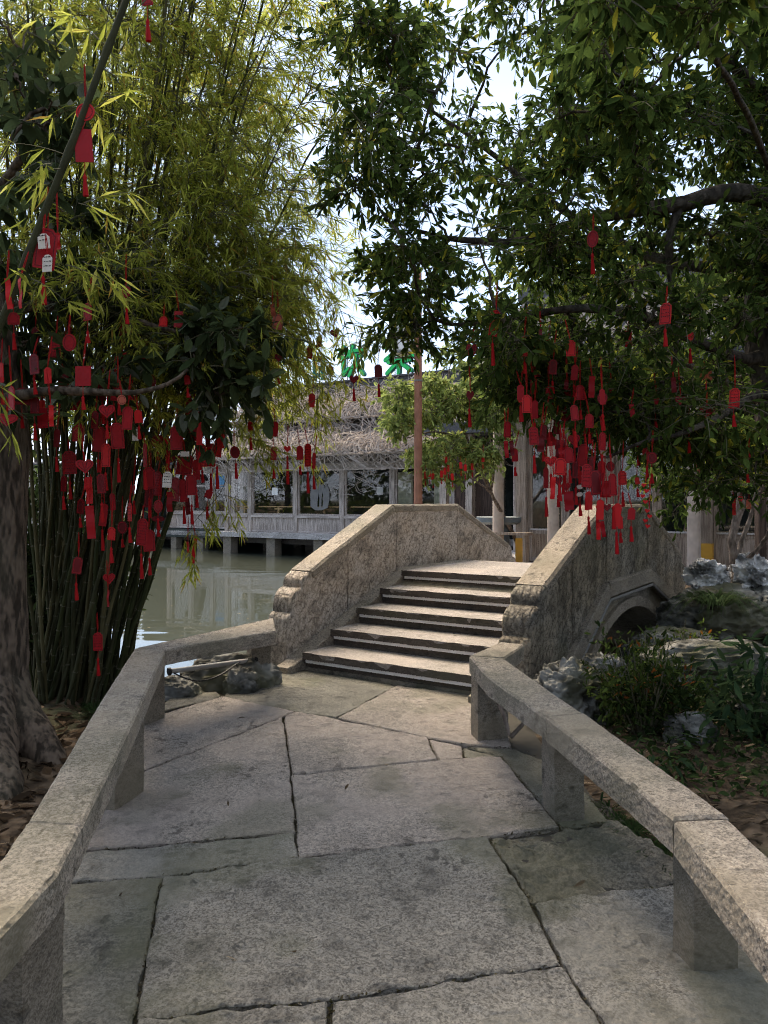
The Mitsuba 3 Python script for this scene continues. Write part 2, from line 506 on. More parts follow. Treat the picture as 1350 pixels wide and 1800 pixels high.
scene['soil'] = two(bump({'type': 'principled', 'base_color': proc(soil_colour), 'roughness': 0.95, 'specular': 0.1}, lambda p, n, uv: fbm(p.x * 30, p.y * 30, p.z * 30, 3) * 0.03, 1.0, 4e-3))


def ripples(p, n, uv):
    a = noise(p.x * 1.1 + p.y * 0.4, p.y * 4.2, 1.0) * 0.006
    b = noise(p.x * 3.1 - p.y * 0.8, p.y * 9.0, 5.0) * 0.0016
    calm = smoothstep(0.35, 0.62, fbm(p.x * 0.28 + 4, p.y * 0.33, 2.0, 3))
    return (a + b) * 0.6 * (0.15 + 0.85 * calm)


scene['pond_water'] = bump({'type': 'plastic', 'diffuse_reflectance': {'type': 'rgb', 'value': [0.14, 0.158, 0.128]}, 'int_ior': 1.5, 'nonlinear': True}, ripples, 1.0, 6e-3)

# ------------------------------------------------------------------ the ground and the pond
WATER = -0.37
pond = Polygon([W(5.2, -4.75, 0)[:2], W(10.4, -4.75, 0)[:2], W(11.0, -7.5, 0)[:2], W(14.0, -8.8, 0)[:2], W(23.5, -9.5, 0)[:2], W(27, -40, 0)[:2], (-40, 24), (-40, 8.5),
                (-9, 8.6), (-4.6, 7.6), (-3.2, 7.25), (-2.35, 6.75), (-1.85, 6.1), (-1.35, 5.95), W(5.1, -5.0, 0)[:2]])
creek = Polygon([W(6.6, -5.0, 0)[:2], W(9.3, -5.0, 0)[:2], W(9.2, -1.4, 0)[:2], W(7.9, -0.6, 0)[:2], W(6.9, -1.5, 0)[:2]])
pond = pond.union(creek).buffer(0)
path_zone = Polygon([(-1.75, 6.0), (-1.05, 6.85), W(5.45, -2.0, 0)[:2], (0.95, 5.1), (1.25, 2.4), (1.25, -2.5), (-1.25, -2.5), (-1.3, 2.0)])


def axis(lo, a, b, hi, fine, k):
    s = np.geomspace(fine, max(hi - b, 1), k)
    s2 = np.geomspace(fine, max(a - lo, 1), k)
    return np.r_[a - s2[::-1], np.linspace(a, b, int((b - a) / fine)), b + s]


gx, gy = axis(-260, -6.5, 6.5, 260, 0.085, 34), axis(-60, 1.0, 12.5, 420, 0.085, 40)
GX, GY = np.meshgrid(gx, gy, indexing='ij')
pts = shapely.points(GX, GY)
d_out = shapely.distance(pts, pond)
d_in = np.where(shapely.contains_xy(pond, GX, GY), shapely.distance(pts, pond.boundary), 0)
d_path = shapely.distance(pts, path_zone)
in_path = shapely.contains_xy(path_zone, GX, GY)


def ground_z(X, Y, do, di, dp):
    q = np.stack([X, Y, 0 * X], -1)
    lump = (meshkit.fbm(q * 1.7, 4, 2) - 0.5) * 0.16 + (meshkit.fbm(q * 7.0, 3, 5) - 0.5) * 0.05
    right = np.clip((X - 1.2) / 2.4, 0, 1) * np.clip((Y - 2.5) / 4.5, 0, 1)
    z = -0.03 + 0.42 * right * np.clip((11.5 - Y) / 3.0, 0.25, 1) + lump * np.clip(dp / 0.4, 0, 1)
    left = np.clip((-X - 1.2) / 0.8, 0, 1) * np.clip((7 - Y) / 2, 0, 1)
    z = z + 0.05 * left
    bank = np.clip(do / 0.55, 0, 1)
    z = np.where(do > 0, -0.42 + (z + 0.42) * bank ** 0.6, -0.42 - np.clip(di * 0.9, 0, 1.1))
    return z


GZ = ground_z(GX, GY, d_out, d_in, d_path)
GZ = np.where(in_path, np.minimum(GZ, -0.055), GZ)
GZ = np.where((GY > 14) & (d_out > 0.3), np.minimum(np.maximum(GZ, 0.0), 0.10), GZ)
n0, n1 = GX.shape
i, j = np.meshgrid(np.arange(n0 - 1), np.arange(n1 - 1), indexing='ij')
q = (i * n1 + j).ravel()
gf = np.vstack([np.c_[q, q + n1, q + n1 + 1], np.c_[q, q + n1 + 1, q + 1]])
put('ground', (np.stack([GX, GY, GZ], -1).reshape(-1, 3), gf), 'soil', smooth=True)
labels['ground'] = {'kind': 'structure', 'label': 'bare brown soil of the garden and pond bank'}
from scipy.interpolate import RegularGridInterpolator
_gz = RegularGridInterpolator((gx, gy), GZ, bounds_error=False, fill_value=0.0)


def gz(x, y):
    return _gz(np.stack([np.asarray(x, float), np.asarray(y, float)], -1))


wm = trimesh.creation.box(bounds=[[-60, -0.05, 0], [60, 0, 0]])
wp = np.array([[-45, 4.5, WATER], [25, 4.5, WATER], [25, 60, WATER], [-45, 60, WATER]])
put('water', (wp, np.array([[0, 1, 2], [0, 2, 3]])), 'pond_water')
labels['water'] = {'kind': 'structure', 'label': 'murky green pond reflecting the tea house and the sky'}

# ------------------------------------------------------------------ the path of big stone slabs
base = Polygon(path_zone).buffer(0.05)
put('path', prism(base, -0.30, -0.03, 0.4, 0.005, 0.0), 'joint_soil')
labels['path'] = {'kind': 'structure', 'label': 'path of large irregular granite slabs leading to the bridge'}
A_, A2, B_, C_ = (519, 1250), (498, 1259), (512, 1362), (525, 1505)
slabs = [
    ('paver_grey', [(285, 1538), C_, (858, 1470), (936, 1585), (986, 1692), (580, 1752), (237, 1788)]),
    ('paver_grey', [(237, 1790), (580, 1754), (590, 1960), (180, 2000)]),
    ('paver_grey', [(580, 1754), (988, 1695), (1062, 1800), (1170, 1985), (590, 1960)]),
    ('paver_moss', [(40, 1556), (285, 1539), (237, 1788), (180, 2000), (-160, 2010)]),
    ('paver_grey', [(60, 1553), (90, 1499), (521, 1462), C_, (285, 1538)]),
    ('paver_pink', [A2, B_, (521, 1461), (95, 1498), (160, 1400), (257, 1354)]),
    ('paver_pink', [(392, 1224), A_, A2, (257, 1353), (195, 1340), (255, 1262), (295, 1252)]),
    ('paver_moss', [(265, 1253), (392, 1223), (382, 1212), (300, 1222)]),
    ('paver_pink', [A_, (752, 1296), (770, 1335), B_, A2]),
    ('paver_pink', [B_, (770, 1335), (815, 1331), (882, 1328), (985, 1452), (858, 1469), C_]),
    ('paver_moss', [(420, 1185), (480, 1172), (535, 1172), (697, 1204), (592, 1261), A_, (392, 1223)]),
    ('paver_pink', [(697, 1204), (840, 1222), (880, 1250), (900, 1312), (820, 1308), (752, 1296), (592, 1261)]),
    ('paver_pink', [(752, 1296), (812, 1310), (816, 1331), (770, 1335)]),
    ('paver_moss', [(812, 1310), (882, 1328), (816, 1331)]),
    ('paver_moss', [(820, 1308), (905, 1312), (990, 1345), (1075, 1440), (985, 1452), (882, 1328)]),
    ('paver_rough', [(858, 1470), (985, 1453), (1085, 1438), (1245, 1545), (936, 1585)]),
    ('paver_grey', [(936, 1585), (1245, 1547), (1420, 1690), (1530, 1990), (1170, 1985), (1062, 1800), (988, 1695)]),
]
for k, (mat, pix) in enumerate(slabs):
    pl = Polygon([gp(*c) for c in pix]).buffer(0)
    pl = shapely.segmentize(pl.buffer(-0.0045, join_style=2), 0.09)
    e = np.array(pl.exterior.coords)[:-1]
    e = e + (meshkit.fbm(np.c_[e * 5.0, np.full(len(e), k * 3.1)], 3, k)[:, None] - 0.5) * 0.018 * unit(e - e.mean(0)) + rg.normal(size=e.shape) * 0.003
    top = [0.0, -0.004, 0.003, 0.0, -0.003, 0.002, 0.004, -0.008, 0.003, 0.0, -0.006, 0.0, -0.004, -0.008, -0.012, -0.006, 0.002][k]
    rough = {'paver_grey': 0.022, 'paver_rough': 0.060, 'paver_pink': 0.008, 'paver_moss': 0.010}[mat]
    m = prism(Polygon(e).buffer(0), -0.09, top, 0.022, 0.008, 0.0045, 9.0, 20 + k)
    hv = m.vertices
    up_ = hv[:, 2] > top - 0.03
    hv[up_, 2] += rough * (meshkit.fbm(hv[up_] * [19, 27, 0] + k, 3, k + 3) - 0.55) + rough * 0.8 * (meshkit.fbm(hv[up_] * [5, 6, 0] + k, 2, k + 8) - 0.5)
    m.vertices = hv
    part('path', 'slab', m, mat, smooth=35, label='rough mossy slab with split face' if mat == 'paver_rough' else None)
# moss and dirt that fills the joints: little crumbs along the slab edges
lv = Leaves()
for mat, pix in slabs:
    e = np.array([gp(*c) for c in pix])
    for a, b in zip(e, np.roll(e, -1, 0)):
        n = int(np.linalg.norm(b - a) * 120)
        t_ = rg.random((n, 1))
        p = a + (b - a) * t_ + rg.normal(size=(n, 2)) * 0.005
        lv.add(np.c_[p, rg.uniform(-0.03, -0.004, n)], rg.normal(size=(n, 3)) * [1, 1, 0.3] + [0, 0, 0.25], rg.uniform(0.006, 0.020, n), rg.uniform(0.003, 0.009, n), tint(n, rg, (0.05, 0.05, 0.025), (0.09, 0.075, 0.045), 0.4, (0.32, 0.29, 0.24), 0.05), rg)
m, c = lv.mesh()
put('joint_litter', m, 'leaf', color=c)
labels['joint_litter'] = {'kind': 'stuff', 'label': 'crumbs of moss and dead leaf in the joints of the path', 'category': 'litter'}

# ------------------------------------------------------------------ stone railings along the path
RZ, RT = 0.525, 0.105


def rail_quad(a, b, c, d):
    return [gp(*p, RZ) for p in (a, b, c, d)]


def leg(parent, pts_, seed, mat='post_stone'):
    m = prism(Polygon(pts_), -0.10, RZ - RT + 0.002, 0.05, 0.008, 0.006, 9.0, seed)
    part(parent, 'post', m, mat, smooth=35)


lr = thing('stone_railing', 'low stone bench railing on the left of the path, turning towards the pond', 'railing')
inner = [gp(p[0], p[1], RZ) for p in ((292, 1140), (238, 1261), (185, 1372), (146, 1450), (100, 1540), (0, 1647))]
outer = [gp(p[0], p[1], RZ) for p in ((236, 1139), (182, 1222), (75, 1398), (46, 1445), (0, 1510))]
I_, O_ = np.array(inner), np.array(outer)
seg1 = Polygon(np.vstack([I_[:4] , [O_[3] , O_[2], O_[1], O_[0]]]))
i3, i5, o3, o4 = I_[3], I_[5], O_[3], O_[4]
seg2 = Polygon(np.vstack([I_[3:], [[-0.90, 0.9], [-1.14, 0.9]], [O_[4], O_[3]]]))
seg0 = Polygon([gp(*p, RZ) for p in ((292, 1141), (486, 1108), (481, 1085), (238, 1138))])
for k, s in enumerate((seg0, seg1, seg2)):
    e = shapely.segmentize(s.buffer(-0.002, join_style=2), 0.3)
    part(lr, 'rail', prism(e, RZ - RT, RZ + 0.003 * (k - 1), 0.03, 0.010, 0.0035, 16.0, 40 + k), 'granite', smooth=35)


def quad_post(cx, cy, ang, l, w):
    c, s = math.cos(ang), math.sin(ang)
    return [(cx + c * a - s * b, cy + s * a + c * b) for a, b in ((-l, -w), (l, -w), (l, w), (-l, w))]


pA, pB = gp(283, 1263), gp(232, 1414)
leg(lr, quad_post(-1.62, 5.32, 1.25, 0.11, 0.075), 50)
leg(lr, quad_post(-1.34, 3.92, 1.33, 0.13, 0.075), 51)
leg(lr, quad_post(-0.995, 2.12, 1.45, 0.10, 0.078), 52)
leg(lr, quad_post(-1.04, 6.48, 0.45, 0.08, 0.075), 53)

rr = thing('stone_railing', 'low stone bench railing on the right of the path beside the garden bed', 'railing')
ri = [gp(*p, RZ) for p in ((824, 1153), (857, 1190), (959, 1261), (1116, 1385), (1182, 1440), (1350, 1650))]
ro = [gp(*p, RZ) for p in ((887, 1157), (972, 1217), (1028, 1254), (1230, 1398), (1282, 1436), (1350, 1500))]
segs = [Polygon([ri[0], ro[0], ro[1], ro[2], ri[2], ri[1]]), Polygon([ri[2], ro[2], ro[3], ro[4], ri[4], ri[3]]),
        Polygon([ri[4], ro[4], ro[5], (1.10, 0.8), (0.88, 0.8), ri[5]]),
        Polygon([ri[0], gp(880, 1128, RZ), gp(922, 1133, RZ), ro[0]])]
for k, s in enumerate(segs):
    e = shapely.segmentize(shapely.geometry.polygon.orient(s).buffer(-0.0025, join_style=2), 0.3)
    part(rr, 'rail', prism(e, RZ - RT, RZ + (0.0, 0.004, -0.003, 0.002)[k], 0.03, 0.010, 0.0035, 16.0, 60 + k), 'granite', smooth=35)
for k, (a, b) in enumerate((((828, 1290), (893, 1297)), ((953, 1416), (1027, 1436)), ((1183, 1668), (1297, 1702)))):
    front = [(840, 1303), (975, 1441), (1220, 1706)][k]
    p0, p1, p2 = gp(*a), gp(*front), gp(*b)
    p3 = p0 + p2 - p1
    leg(rr, [p0, p1, p2, p3], 70 + k)

# ------------------------------------------------------------------ the bridge
br = thing('stone_bridge', 'humped granite footbridge with solid parapets and five steps up', 'bridge')
U0, TR, RI = 5.388, 0.412, 0.152
VSL, VLI, VLO, VRI, VRO = -4.434, -4.592, -4.84, -2.535, -2.285
VSR = VRI - 0.16
UC = (7.14, 8.63)
STRIP = [(0, 0.0)]
for k in range(5):
    u = U0 + k * TR
    ue = u + TR + 0.10 if k < 4 else 8.72
    z1 = (k + 1) * RI
    st = side_prism([(u, z1 - 0.055), (ue, z1 - 0.055), (ue, z1), (u, z1)], VSL + 0.003, VSR - 0.003, 0.05, 0.009, 0.005, 9.0, 90 + k)
    s = part(br, 'step', st, 'tread_stone', smooth=35)
    ur = u + 0.045
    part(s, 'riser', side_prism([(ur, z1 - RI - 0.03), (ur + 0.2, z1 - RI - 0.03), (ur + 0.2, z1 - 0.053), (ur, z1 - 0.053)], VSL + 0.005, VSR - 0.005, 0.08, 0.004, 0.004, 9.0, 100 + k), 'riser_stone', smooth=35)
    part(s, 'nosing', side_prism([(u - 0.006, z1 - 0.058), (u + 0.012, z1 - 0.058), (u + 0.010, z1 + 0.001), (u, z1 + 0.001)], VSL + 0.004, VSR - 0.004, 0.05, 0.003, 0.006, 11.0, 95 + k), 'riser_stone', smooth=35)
    part(s, 'light_strip', boxuv(u + 0.002, ur + 0.004, VSL + 0.04, VSR - 0.06, z1 - 0.086, z1 - 0.060), 'strip_grey')
for k in range(5):
    u = 8.73 + k * 0.36
    z1 = 5 * RI - (k + 1) * 0.125
    part(br, 'step', side_prism([(u - 0.1, z1 - 0.2), (u + 0.36, z1 - 0.2), (u + 0.36, z1), (u - 0.1, z1)], VSL + 0.003, VSR - 0.003, 0.12, 0.008, 0.004, 9.0, 110 + k), 'tread_stone', smooth=35)
# sloping edge stones beside the steps
for v0, v1 in ((VLI + 0.002, VSL), (VSR, VRI - 0.002)):
    m = side_prism([(5.20, -0.05), (5.20, 0.045), (5.30, 0.065), (7.26, 0.765), (8.75, 0.765), (10.3, 0.24), (10.3, -0.05), (8.6, 0.5), (7.2, 0.5), (5.9, -0.05)], v0, v1, 0.07, 0.008, 0.004, 9.0, 121)
    part(br, 'edge_stone', m, 'granite', smooth=35)


def arc(cx, cz, r, a0, a1, n=7):
    a = np.radians(np.linspace(a0, a1, n))
    return [(cx + r * math.cos(t), cz + r * math.sin(t)) for t in a]


ZC, ZS = 1.445, 0.80
HOOD = [(5.36, -0.10), (6.05, 0.12), (7.15, 0.72), (8.63, 0.735), (10.25, 0.17), (10.45, 0.1)]


def near_end():
    return [(5.66, ZS + 0.02), (5.625, ZS - 0.003), (5.603, ZS - 0.03), (5.595, ZS - 0.07), (5.596, ZS - 0.10), (5.575, ZS - 0.105), (5.53, ZS - 0.117), (5.49, ZS - 0.145), (5.462, ZS - 0.185), (5.448, ZS - 0.235),
            (5.448, ZS - 0.29), (5.452, ZS - 0.315), (5.43, ZS - 0.322), (5.405, ZS - 0.34), (5.388, ZS - 0.375), (5.378, ZS - 0.45), (5.352, 0.20), (5.345, 0.02)]


for side, (v0, v1, mat) in enumerate(((VLO, VLI, 'parapet_stone'), (VRI, VRO, 'parapet_shaded_weathered'))):
    tp = [(u, z) for u, z in near_end()]
    slope = lambda u: ZS + 0.02 + (ZC - ZS - 0.02) * (u - 5.66) / (UC[0] - 5.66)
    fslope = lambda u: ZC - (ZC - 0.88) * (u - UC[1]) / (10.15 - UC[1])
    hood = lambda u: float(np.interp(u, [h[0] for h in HOOD], [h[1] for h in HOOD]))
    low = (lambda u: hood(u)) if side else (lambda u: min(hood(u), 0.4))
    j1, j2, j3 = 6.30, 7.20, 8.60
    stones = [tp[::-1] + [(j1, slope(j1)), (j1, low(j1)), (6.05, low(6.05)), (5.345, -0.1)],
              [(j1 + 0.006, slope(j1)), (UC[0], ZC), (j2, ZC), (j2, low(j2)), (7.15, low(7.15)), (j1 + 0.006, low(j1))],
              [(j2 + 0.006, ZC), (j3, ZC), (j3, low(j3)), (j2 + 0.006, low(j2))],
              [(j3 + 0.006, ZC), (UC[1], ZC), (10.15, 0.88)] + arc(10.17, 0.80, 0.07, 80, -20, 5) + arc(10.27, 0.62, 0.10, 100, -30, 6) + [(10.40, 0.45), (10.44, 0.1), (10.25, low(10.25)), (8.63, low(8.63)), (j3 + 0.006, low(j3))]]
    for k, s in enumerate(stones):
        s = Polygon(s).buffer(0)
        m = side_prism(list(s.exterior.coords)[:-1], v0, v1, 0.045, 0.016, 0.010, 7.0, 130 + k + 10 * side)
        st = part(br, 'parapet_stone', m, mat, smooth=40)
        if side == 0 and k < 4:
            pass
    # coping along the top, smoother stone, a hair proud of the wall
    line = [(5.70, ZS + 0.036), (UC[0], ZC + 0.002), (UC[1], ZC + 0.002), (10.14, 0.885)]
    cop = Polygon(LineString(line).buffer(0.0001).exterior)
    for a, b in zip(line[:-1], line[1:]):
        a, b = np.array(a), np.array(b)
        d = (b - a) / np.linalg.norm(b - a)
        nrm = np.array([-d[1], d[0]])
        a, b = a + d * 0.004, b - d * 0.004
        q4 = [a - nrm * 0.085, b - nrm * 0.085, b + nrm * 0.012, a + nrm * 0.012]
        m = side_prism(q4, v0 - 0.008, v1 + 0.008, 0.05, 0.022, 0.005, 7.0, 150 + side)
        part(br, 'coping_stone', m, 'granite' if side == 0 else 'granite', smooth=40)
# the body under the deck with the arch through it
th_ = np.radians(np.linspace(128, 52, 25))
ARC_C, ARC_R = (8.0, -1.78), 2.2
arch_in = [(ARC_C[0] + ARC_R * math.cos(t), ARC_C[1] + ARC_R * math.sin(t)) for t in th_]
body = Polygon([(5.42, -1.6), (5.42, 0.02), (6.05, 0.10), (7.15, 0.69), (8.63, 0.70), (10.25, 0.14), (10.4, -1.6)]).difference(Polygon(arch_in + [(arch_in[-1][0], -2), (arch_in[0][0], -2)]))
body = body.intersection(Polygon([(5.0, -2), (5.0, 0.08), (5.45, 0.08), (7.1, 0.66), (8.7, 0.66), (10.4, 0.03), (10.4, -2)]))
part(br, 'body', side_prism(list(body.exterior.coords)[:-1], VLO + 0.03, VRO - 0.03, 0.12, 0.01, 0.004, 6.0, 160), 'spandrel_stone', smooth=35)
ARC_O = ARC_R + 0.10
nv = 9
tt = np.radians(np.linspace(127, 53, nv + 1))
for v0, v1 in ((VRO - 0.2, VRO + 0.012), (VLO - 0.012, VLO + 0.2)):
    for a, b in zip(tt[:-1], tt[1:]):
        a, b = a - 0.0012, b + 0.0012
        q4 = [(ARC_C[0] + r * math.cos(t), ARC_C[1] + r * math.sin(t)) for r, t in ((ARC_R - 0.004, a), (ARC_R - 0.004, (a + b) / 2), (ARC_R - 0.004, b), (ARC_O, b), (ARC_O, (a + b) / 2), (ARC_O, a))]
        part(br, 'arch_stone', side_prism(q4, v0, v1, 0.09, 0.006, 0.003, 8.0, 170), 'granite', smooth=35)
for v0, v1 in ((VRO - 0.1, VRO + 0.055), (VLO - 0.055, VLO + 0.1)):
    for a, b in (((6.02, 0.10), (7.15, 0.715)), ((7.15, 0.715), (8.63, 0.73)), ((8.63, 0.73), (10.25, 0.165))):
        a, b = np.array(a), np.array(b)
        d = (b - a) / np.linalg.norm(b - a)
        nrm = np.array([-d[1], d[0]])
        a, b = a + d * 0.003, b - d * 0.003
        m = side_prism([a - nrm * 0.11, b - nrm * 0.11, b + nrm * 0.035, a + nrm * 0.035], v0, v1, 0.07, 0.012, 0.005, 8.0, 180)
        part(br, 'hood_stone', m, 'granite', smooth=35)
pc = np.array([W(u, VRO + 0.05, z - 0.125) for u, z in ((6.0, 0.08), (7.15, 0.705), (8.63, 0.72), (10.2, 0.17))])
part(br, 'cable_pipe', cat([tube(np.linspace(a, b, 4), 0.016, 8) for a, b in zip(pc[:-1], pc[1:])]), 'metal_dull', smooth=50)

# ------------------------------------------------------------------ rocks
def rock(name, label, c, size, seed, mat='rock', craggy=0.45, sub=5, group=None, rot=0.0):
    m = trimesh.creation.icosphere(subdivisions=sub)
    p = m.vertices
    n1 = meshkit.fbm(p * 1.3 + seed * 7.1, 4, seed) - 0.5
    n2 = np.abs(meshkit.fbm(p * 2.6 + seed * 3.3, 4, seed + 9) - 0.5) * 2
    n3 = np.clip(meshkit.noise(p * 3.1 + seed, seed + 4) - 0.62, 0, 1)
    p = p * (1 + craggy * 1.1 * n1 - craggy * 0.7 * n2 - craggy * 0.9 * n3)[:, None]
    n4 = np.abs(meshkit.fbm(p * 5.5 + seed, 3, seed + 20) - 0.5) * 2
    p = p * (1 - craggy * 0.28 * n4)[:, None]
    p = np.sign(p) * np.abs(p) ** 0.9
    cr, sr = math.cos(rot), math.sin(rot)
    p = p * np.asarray(size) / 2
    p = np.c_[p[:, 0] * cr - p[:, 1] * sr, p[:, 0] * sr + p[:, 1] * cr, p[:, 2]]
    m.vertices = p + np.asarray(c)
    k = thing(name, label, 'rock', group)
    put(k, m, mat, smooth=55)
    return k


rock('garden_rock', 'craggy pale grey rock against the foot of the right parapet', (1.26, 5.35, 0.12), (0.62, 0.5, 0.62), 1, 'rock', 0.75)
rock('garden_rock', 'small grey rock behind the craggy rock below the arch', (1.62, 5.75, 0.18), (0.42, 0.35, 0.42), 2, 'rock', 0.6)
rock('garden_rock', 'grey rock half buried in soil in front of the dark shrub', (1.88, 4.78, 0.06), (0.34, 0.3, 0.30), 3, 'rock', 0.5)
rock('garden_rock', 'broad flat grey ledge of rock behind the dark shrub', (2.55, 5.85, 0.26), (1.3, 0.6, 0.42), 4, 'rock', 0.45)
rock('garden_rock', 'mossy rock low at the right edge of the garden bed', (2.55, 5.1, 0.12), (0.6, 0.5, 0.36), 5, 'rock', 0.5)
rock('garden_rock', 'big pale boulder under the strappy grass clump', (3.55, 8.4, 0.18), (1.3, 0.9, 0.85), 6, 'rock', 0.5, 5)
rock('garden_rock', 'pale boulder at the right frame edge carrying the crooked tree', (4.25, 8.5, 0.28), (0.9, 0.9, 0.65), 7, 'rock', 0.5)
rock('scholar_rock', 'jagged white scholar rock on the mound, left of the crooked trunk', (3.52, 8.55, 0.66), (0.46, 0.36, 0.46), 8, 'rock_pale', 0.9)
rock('scholar_rock', 'jagged white scholar rock right of the crooked trunk', (4.02, 8.55, 0.68), (0.44, 0.36, 0.48), 9, 'rock_pale', 0.9)
rock('garden_rock', 'grey rock between the arch and the boulder', (2.75, 7.5, 0.02), (0.9, 0.7, 0.55), 10, 'rock', 0.5)
rock('bank_rock', 'brown grey rock behind the railing at the pond edge', (-1.28, 6.42, -0.06), (0.95, 0.42, 0.62), 11, 'rock', 0.4)
rock('bank_rock', 'small pale rock beside the last railing post at the pond', (-1.13, 6.22, 0.0), (0.30, 0.26, 0.40), 12, 'rock', 0.6)
rock('bank_rock', 'dark low rock under the corner of the left railing', (-1.66, 6.12, -0.10), (0.55, 0.4, 0.46), 13, 'rock', 0.4)
rock('bank_rock', 'dark rock at the waterline right of the bamboo foot', (-2.05, 6.55, -0.28), (0.5, 0.4, 0.4), 14, 'rock', 0.4)

# light tube and cable under the left railing, sticks by the right railing
lt = thing('light_tube', 'grey strip light with black cable lying below the left railing over the pond edge', 'light')
a, b = at(300, 1180, 6.0), at(447, 1160, 6.4)
part(lt, 'tube', tube(np.linspace(a, b, 3), 0.020, 10), 'tube_grey', smooth=50)
for p, q_ in ((a, a + (a - b) * 0.03), (b, b + (b - a) * 0.03)):
    part(lt, 'end_cap', tube(np.array([p, q_]), 0.03, 10), 'black_rubber', smooth=50)
part(lt, 'cable', tube(spline([a, at(320, 1190, 6.0), at(350, 1197, 6.0), at(390, 1185, 6.1), at(420, 1165, 6.3), b]), 0.006, 6), 'black_rubber', smooth=50)
for k, (a, b, l) in enumerate((((873, 1228), (895, 1292), 'upright pale stick leaning behind the first right railing post'), ((897, 1296), (926, 1264), 'short pale stick lying behind the first right railing post'))):
    st = thing('stick', l, 'stick')
    a3, b3 = at(*a, 4.86), at(*b, 4.85)
    put(st, tube(spline([a3, (a3 + b3) / 2 + [0.008, 0, 0.004], b3], 8), [0.014, 0.015, 0.014, 0.013, 0.014, 0.013, 0.012, 0.011], 8), 'bark_pale', smooth=50)

# ------------------------------------------------------------------ the tea house over the water
th = thing('tea_house', 'low weathered wooden tea house on stone piles over the pond, dry creepers on its roof', 'building')
UF = 20.6
ZD, ZS2, ZT = 0.40, 1.0, 2.56
V_L = -20.47
posts = [V_L, -19.33, -17.23, -15.25, -13.29, -11.14, -9.6]


def facade(holder, u, vs, zd, zs, zt, skip=(), thick=0.14, boards=True, wd='wood_grey'):
    """Posts, sill, lintel, glazed windows and boarded panels between the posts."""
    for v in vs:
        part(holder, 'post', boxuv(u - 0.03, u + thick, v - 0.085, v + 0.085, zd, zt + 0.18), wd)
    for k, (a, b) in enumerate(zip(vs[:-1], vs[1:])):
        if k in skip:
            continue
        a, b = a + 0.087, b - 0.087
        part(holder, 'lintel', boxuv(u, u + thick - 0.02, a, b, zt + 0.004, zt + 0.13), 'wood_grey_along')
        part(holder, 'sill', boxuv(u - 0.05, u + thick - 0.02, a, b, zs - 0.085, zs), 'wood_grey_along')
        part(holder, 'base_rail', boxuv(u, u + thick - 0.02, a, b, zd, zd + 0.07), 'wood_grey_along')
        w = part(holder, 'window', cat([boxuv(u + 0.02, u + 0.08, a, a + 0.06, zs, zt), boxuv(u + 0.02, u + 0.08, b - 0.06, b, zs, zt),
                                       boxuv(u + 0.021, u + 0.079, a + 0.06, b - 0.06, zs, zs + 0.055), boxuv(u + 0.021, u + 0.079, a + 0.06, b - 0.06, zt - 0.055, zt)]), wd)
        g = W(u + 0.05, np.array([a + 0.06, b - 0.06, b - 0.06, a + 0.06]), np.array([zs + 0.055, zs + 0.055, zt - 0.055, zt - 0.055]))
        part(w, 'pane', (g, np.array([[0, 1, 2], [0, 2, 3]])), 'window_glass')
        if boards:
            n = max(3, int((b - a) / 0.16))
            e = np.linspace(a, b, n + 1)
            for p, q_ in zip(e[:-1], e[1:]):
                part(holder, 'board', boxuv(u + 0.02 + rg.uniform(0, 0.008), u + 0.07, p + 0.004, q_ - 0.004, zd + 0.072, zs - 0.087), wd)


facade(th, UF, posts, ZD, ZS2, ZT, skip=(5,))
# lattice band under the eave
bars = [boxuv(UF - 0.01, UF + 0.02, v, v + 0.035, ZT + 0.19, ZT + 0.62) for v in np.arange(V_L, -9.6, 0.085)]
bars += [boxuv(UF - 0.012, UF + 0.022, V_L, -9.6, z, z + 0.03) for z in (ZT + 0.30, ZT + 0.45)]
part(th, 'lattice', cat(bars), 'wood_grey', kind='stuff')
part(th, 'beam', boxuv(UF - 0.04, UF + 0.15, V_L - 0.1, -9.5, ZT + 0.135, ZT + 0.19), 'wood_grey_along')
part(th, 'beam', boxuv(UF - 0.04, UF + 0.15, V_L - 0.1, -9.5, ZT + 0.62, ZT + 0.72), 'wood_grey_along')
# left wing, set back, lighter frames
lw = [-24.6, -23.35, -22.15, -21.0, V_L - 0.1]
facade(th, UF + 0.9, lw, ZD + 0.02, ZS2 + 0.05, ZT + 0.05)
for a, b in zip(lw[:-2], lw[1:-1]):
    part(th, 'transom', boxuv(UF + 0.91, UF + 0.98, a + 0.15, b - 0.15, 2.05, 2.11), 'wood_grey_along')
part(th, 'beam', boxuv(UF + 0.86, UF + 1.05, lw[0] - 0.1, lw[-1] + 0.1, ZT + 0.19, ZT + 0.36), 'wood_grey_along')
# deck of stone slabs on piles
for u0, v0, v1, z in ((UF - 0.62, V_L - 0.35, -9.0, ZD), (UF + 0.15, -25.2, V_L - 0.4, ZD - 0.05)):
    e = np.arange(v0, v1, 1.28)
    for a in e:
        b = min(a + 1.27, v1)
        for da, db, k in ((0.0, 0.30, 0), (0.303, 0.62, 1)):
            c = boxuv(u0 + da, u0 + db, a, b, z - 0.17 + 0.002 * k, z + rg.uniform(-0.006, 0.006))
            part(th, 'deck_slab', c, 'deck_stone')
    part(th, 'deck_beam', boxuv(u0 + 0.64, u0 + 1.0, v0, v1, z - 0.4, z - 0.02), 'riser_stone')
for v in np.arange(V_L + 0.5, -9, 2.05):
    for du, w in ((-0.5, 0.19), (1.6, 0.2), (3.4, 0.2)):
        part(th, 'pile', boxuv(UF + du, UF + du + 2 * w * 0.9, v - w, v + w, -1.6, ZD - 0.175), 'post_stone' if du < 0 else 'riser_stone')
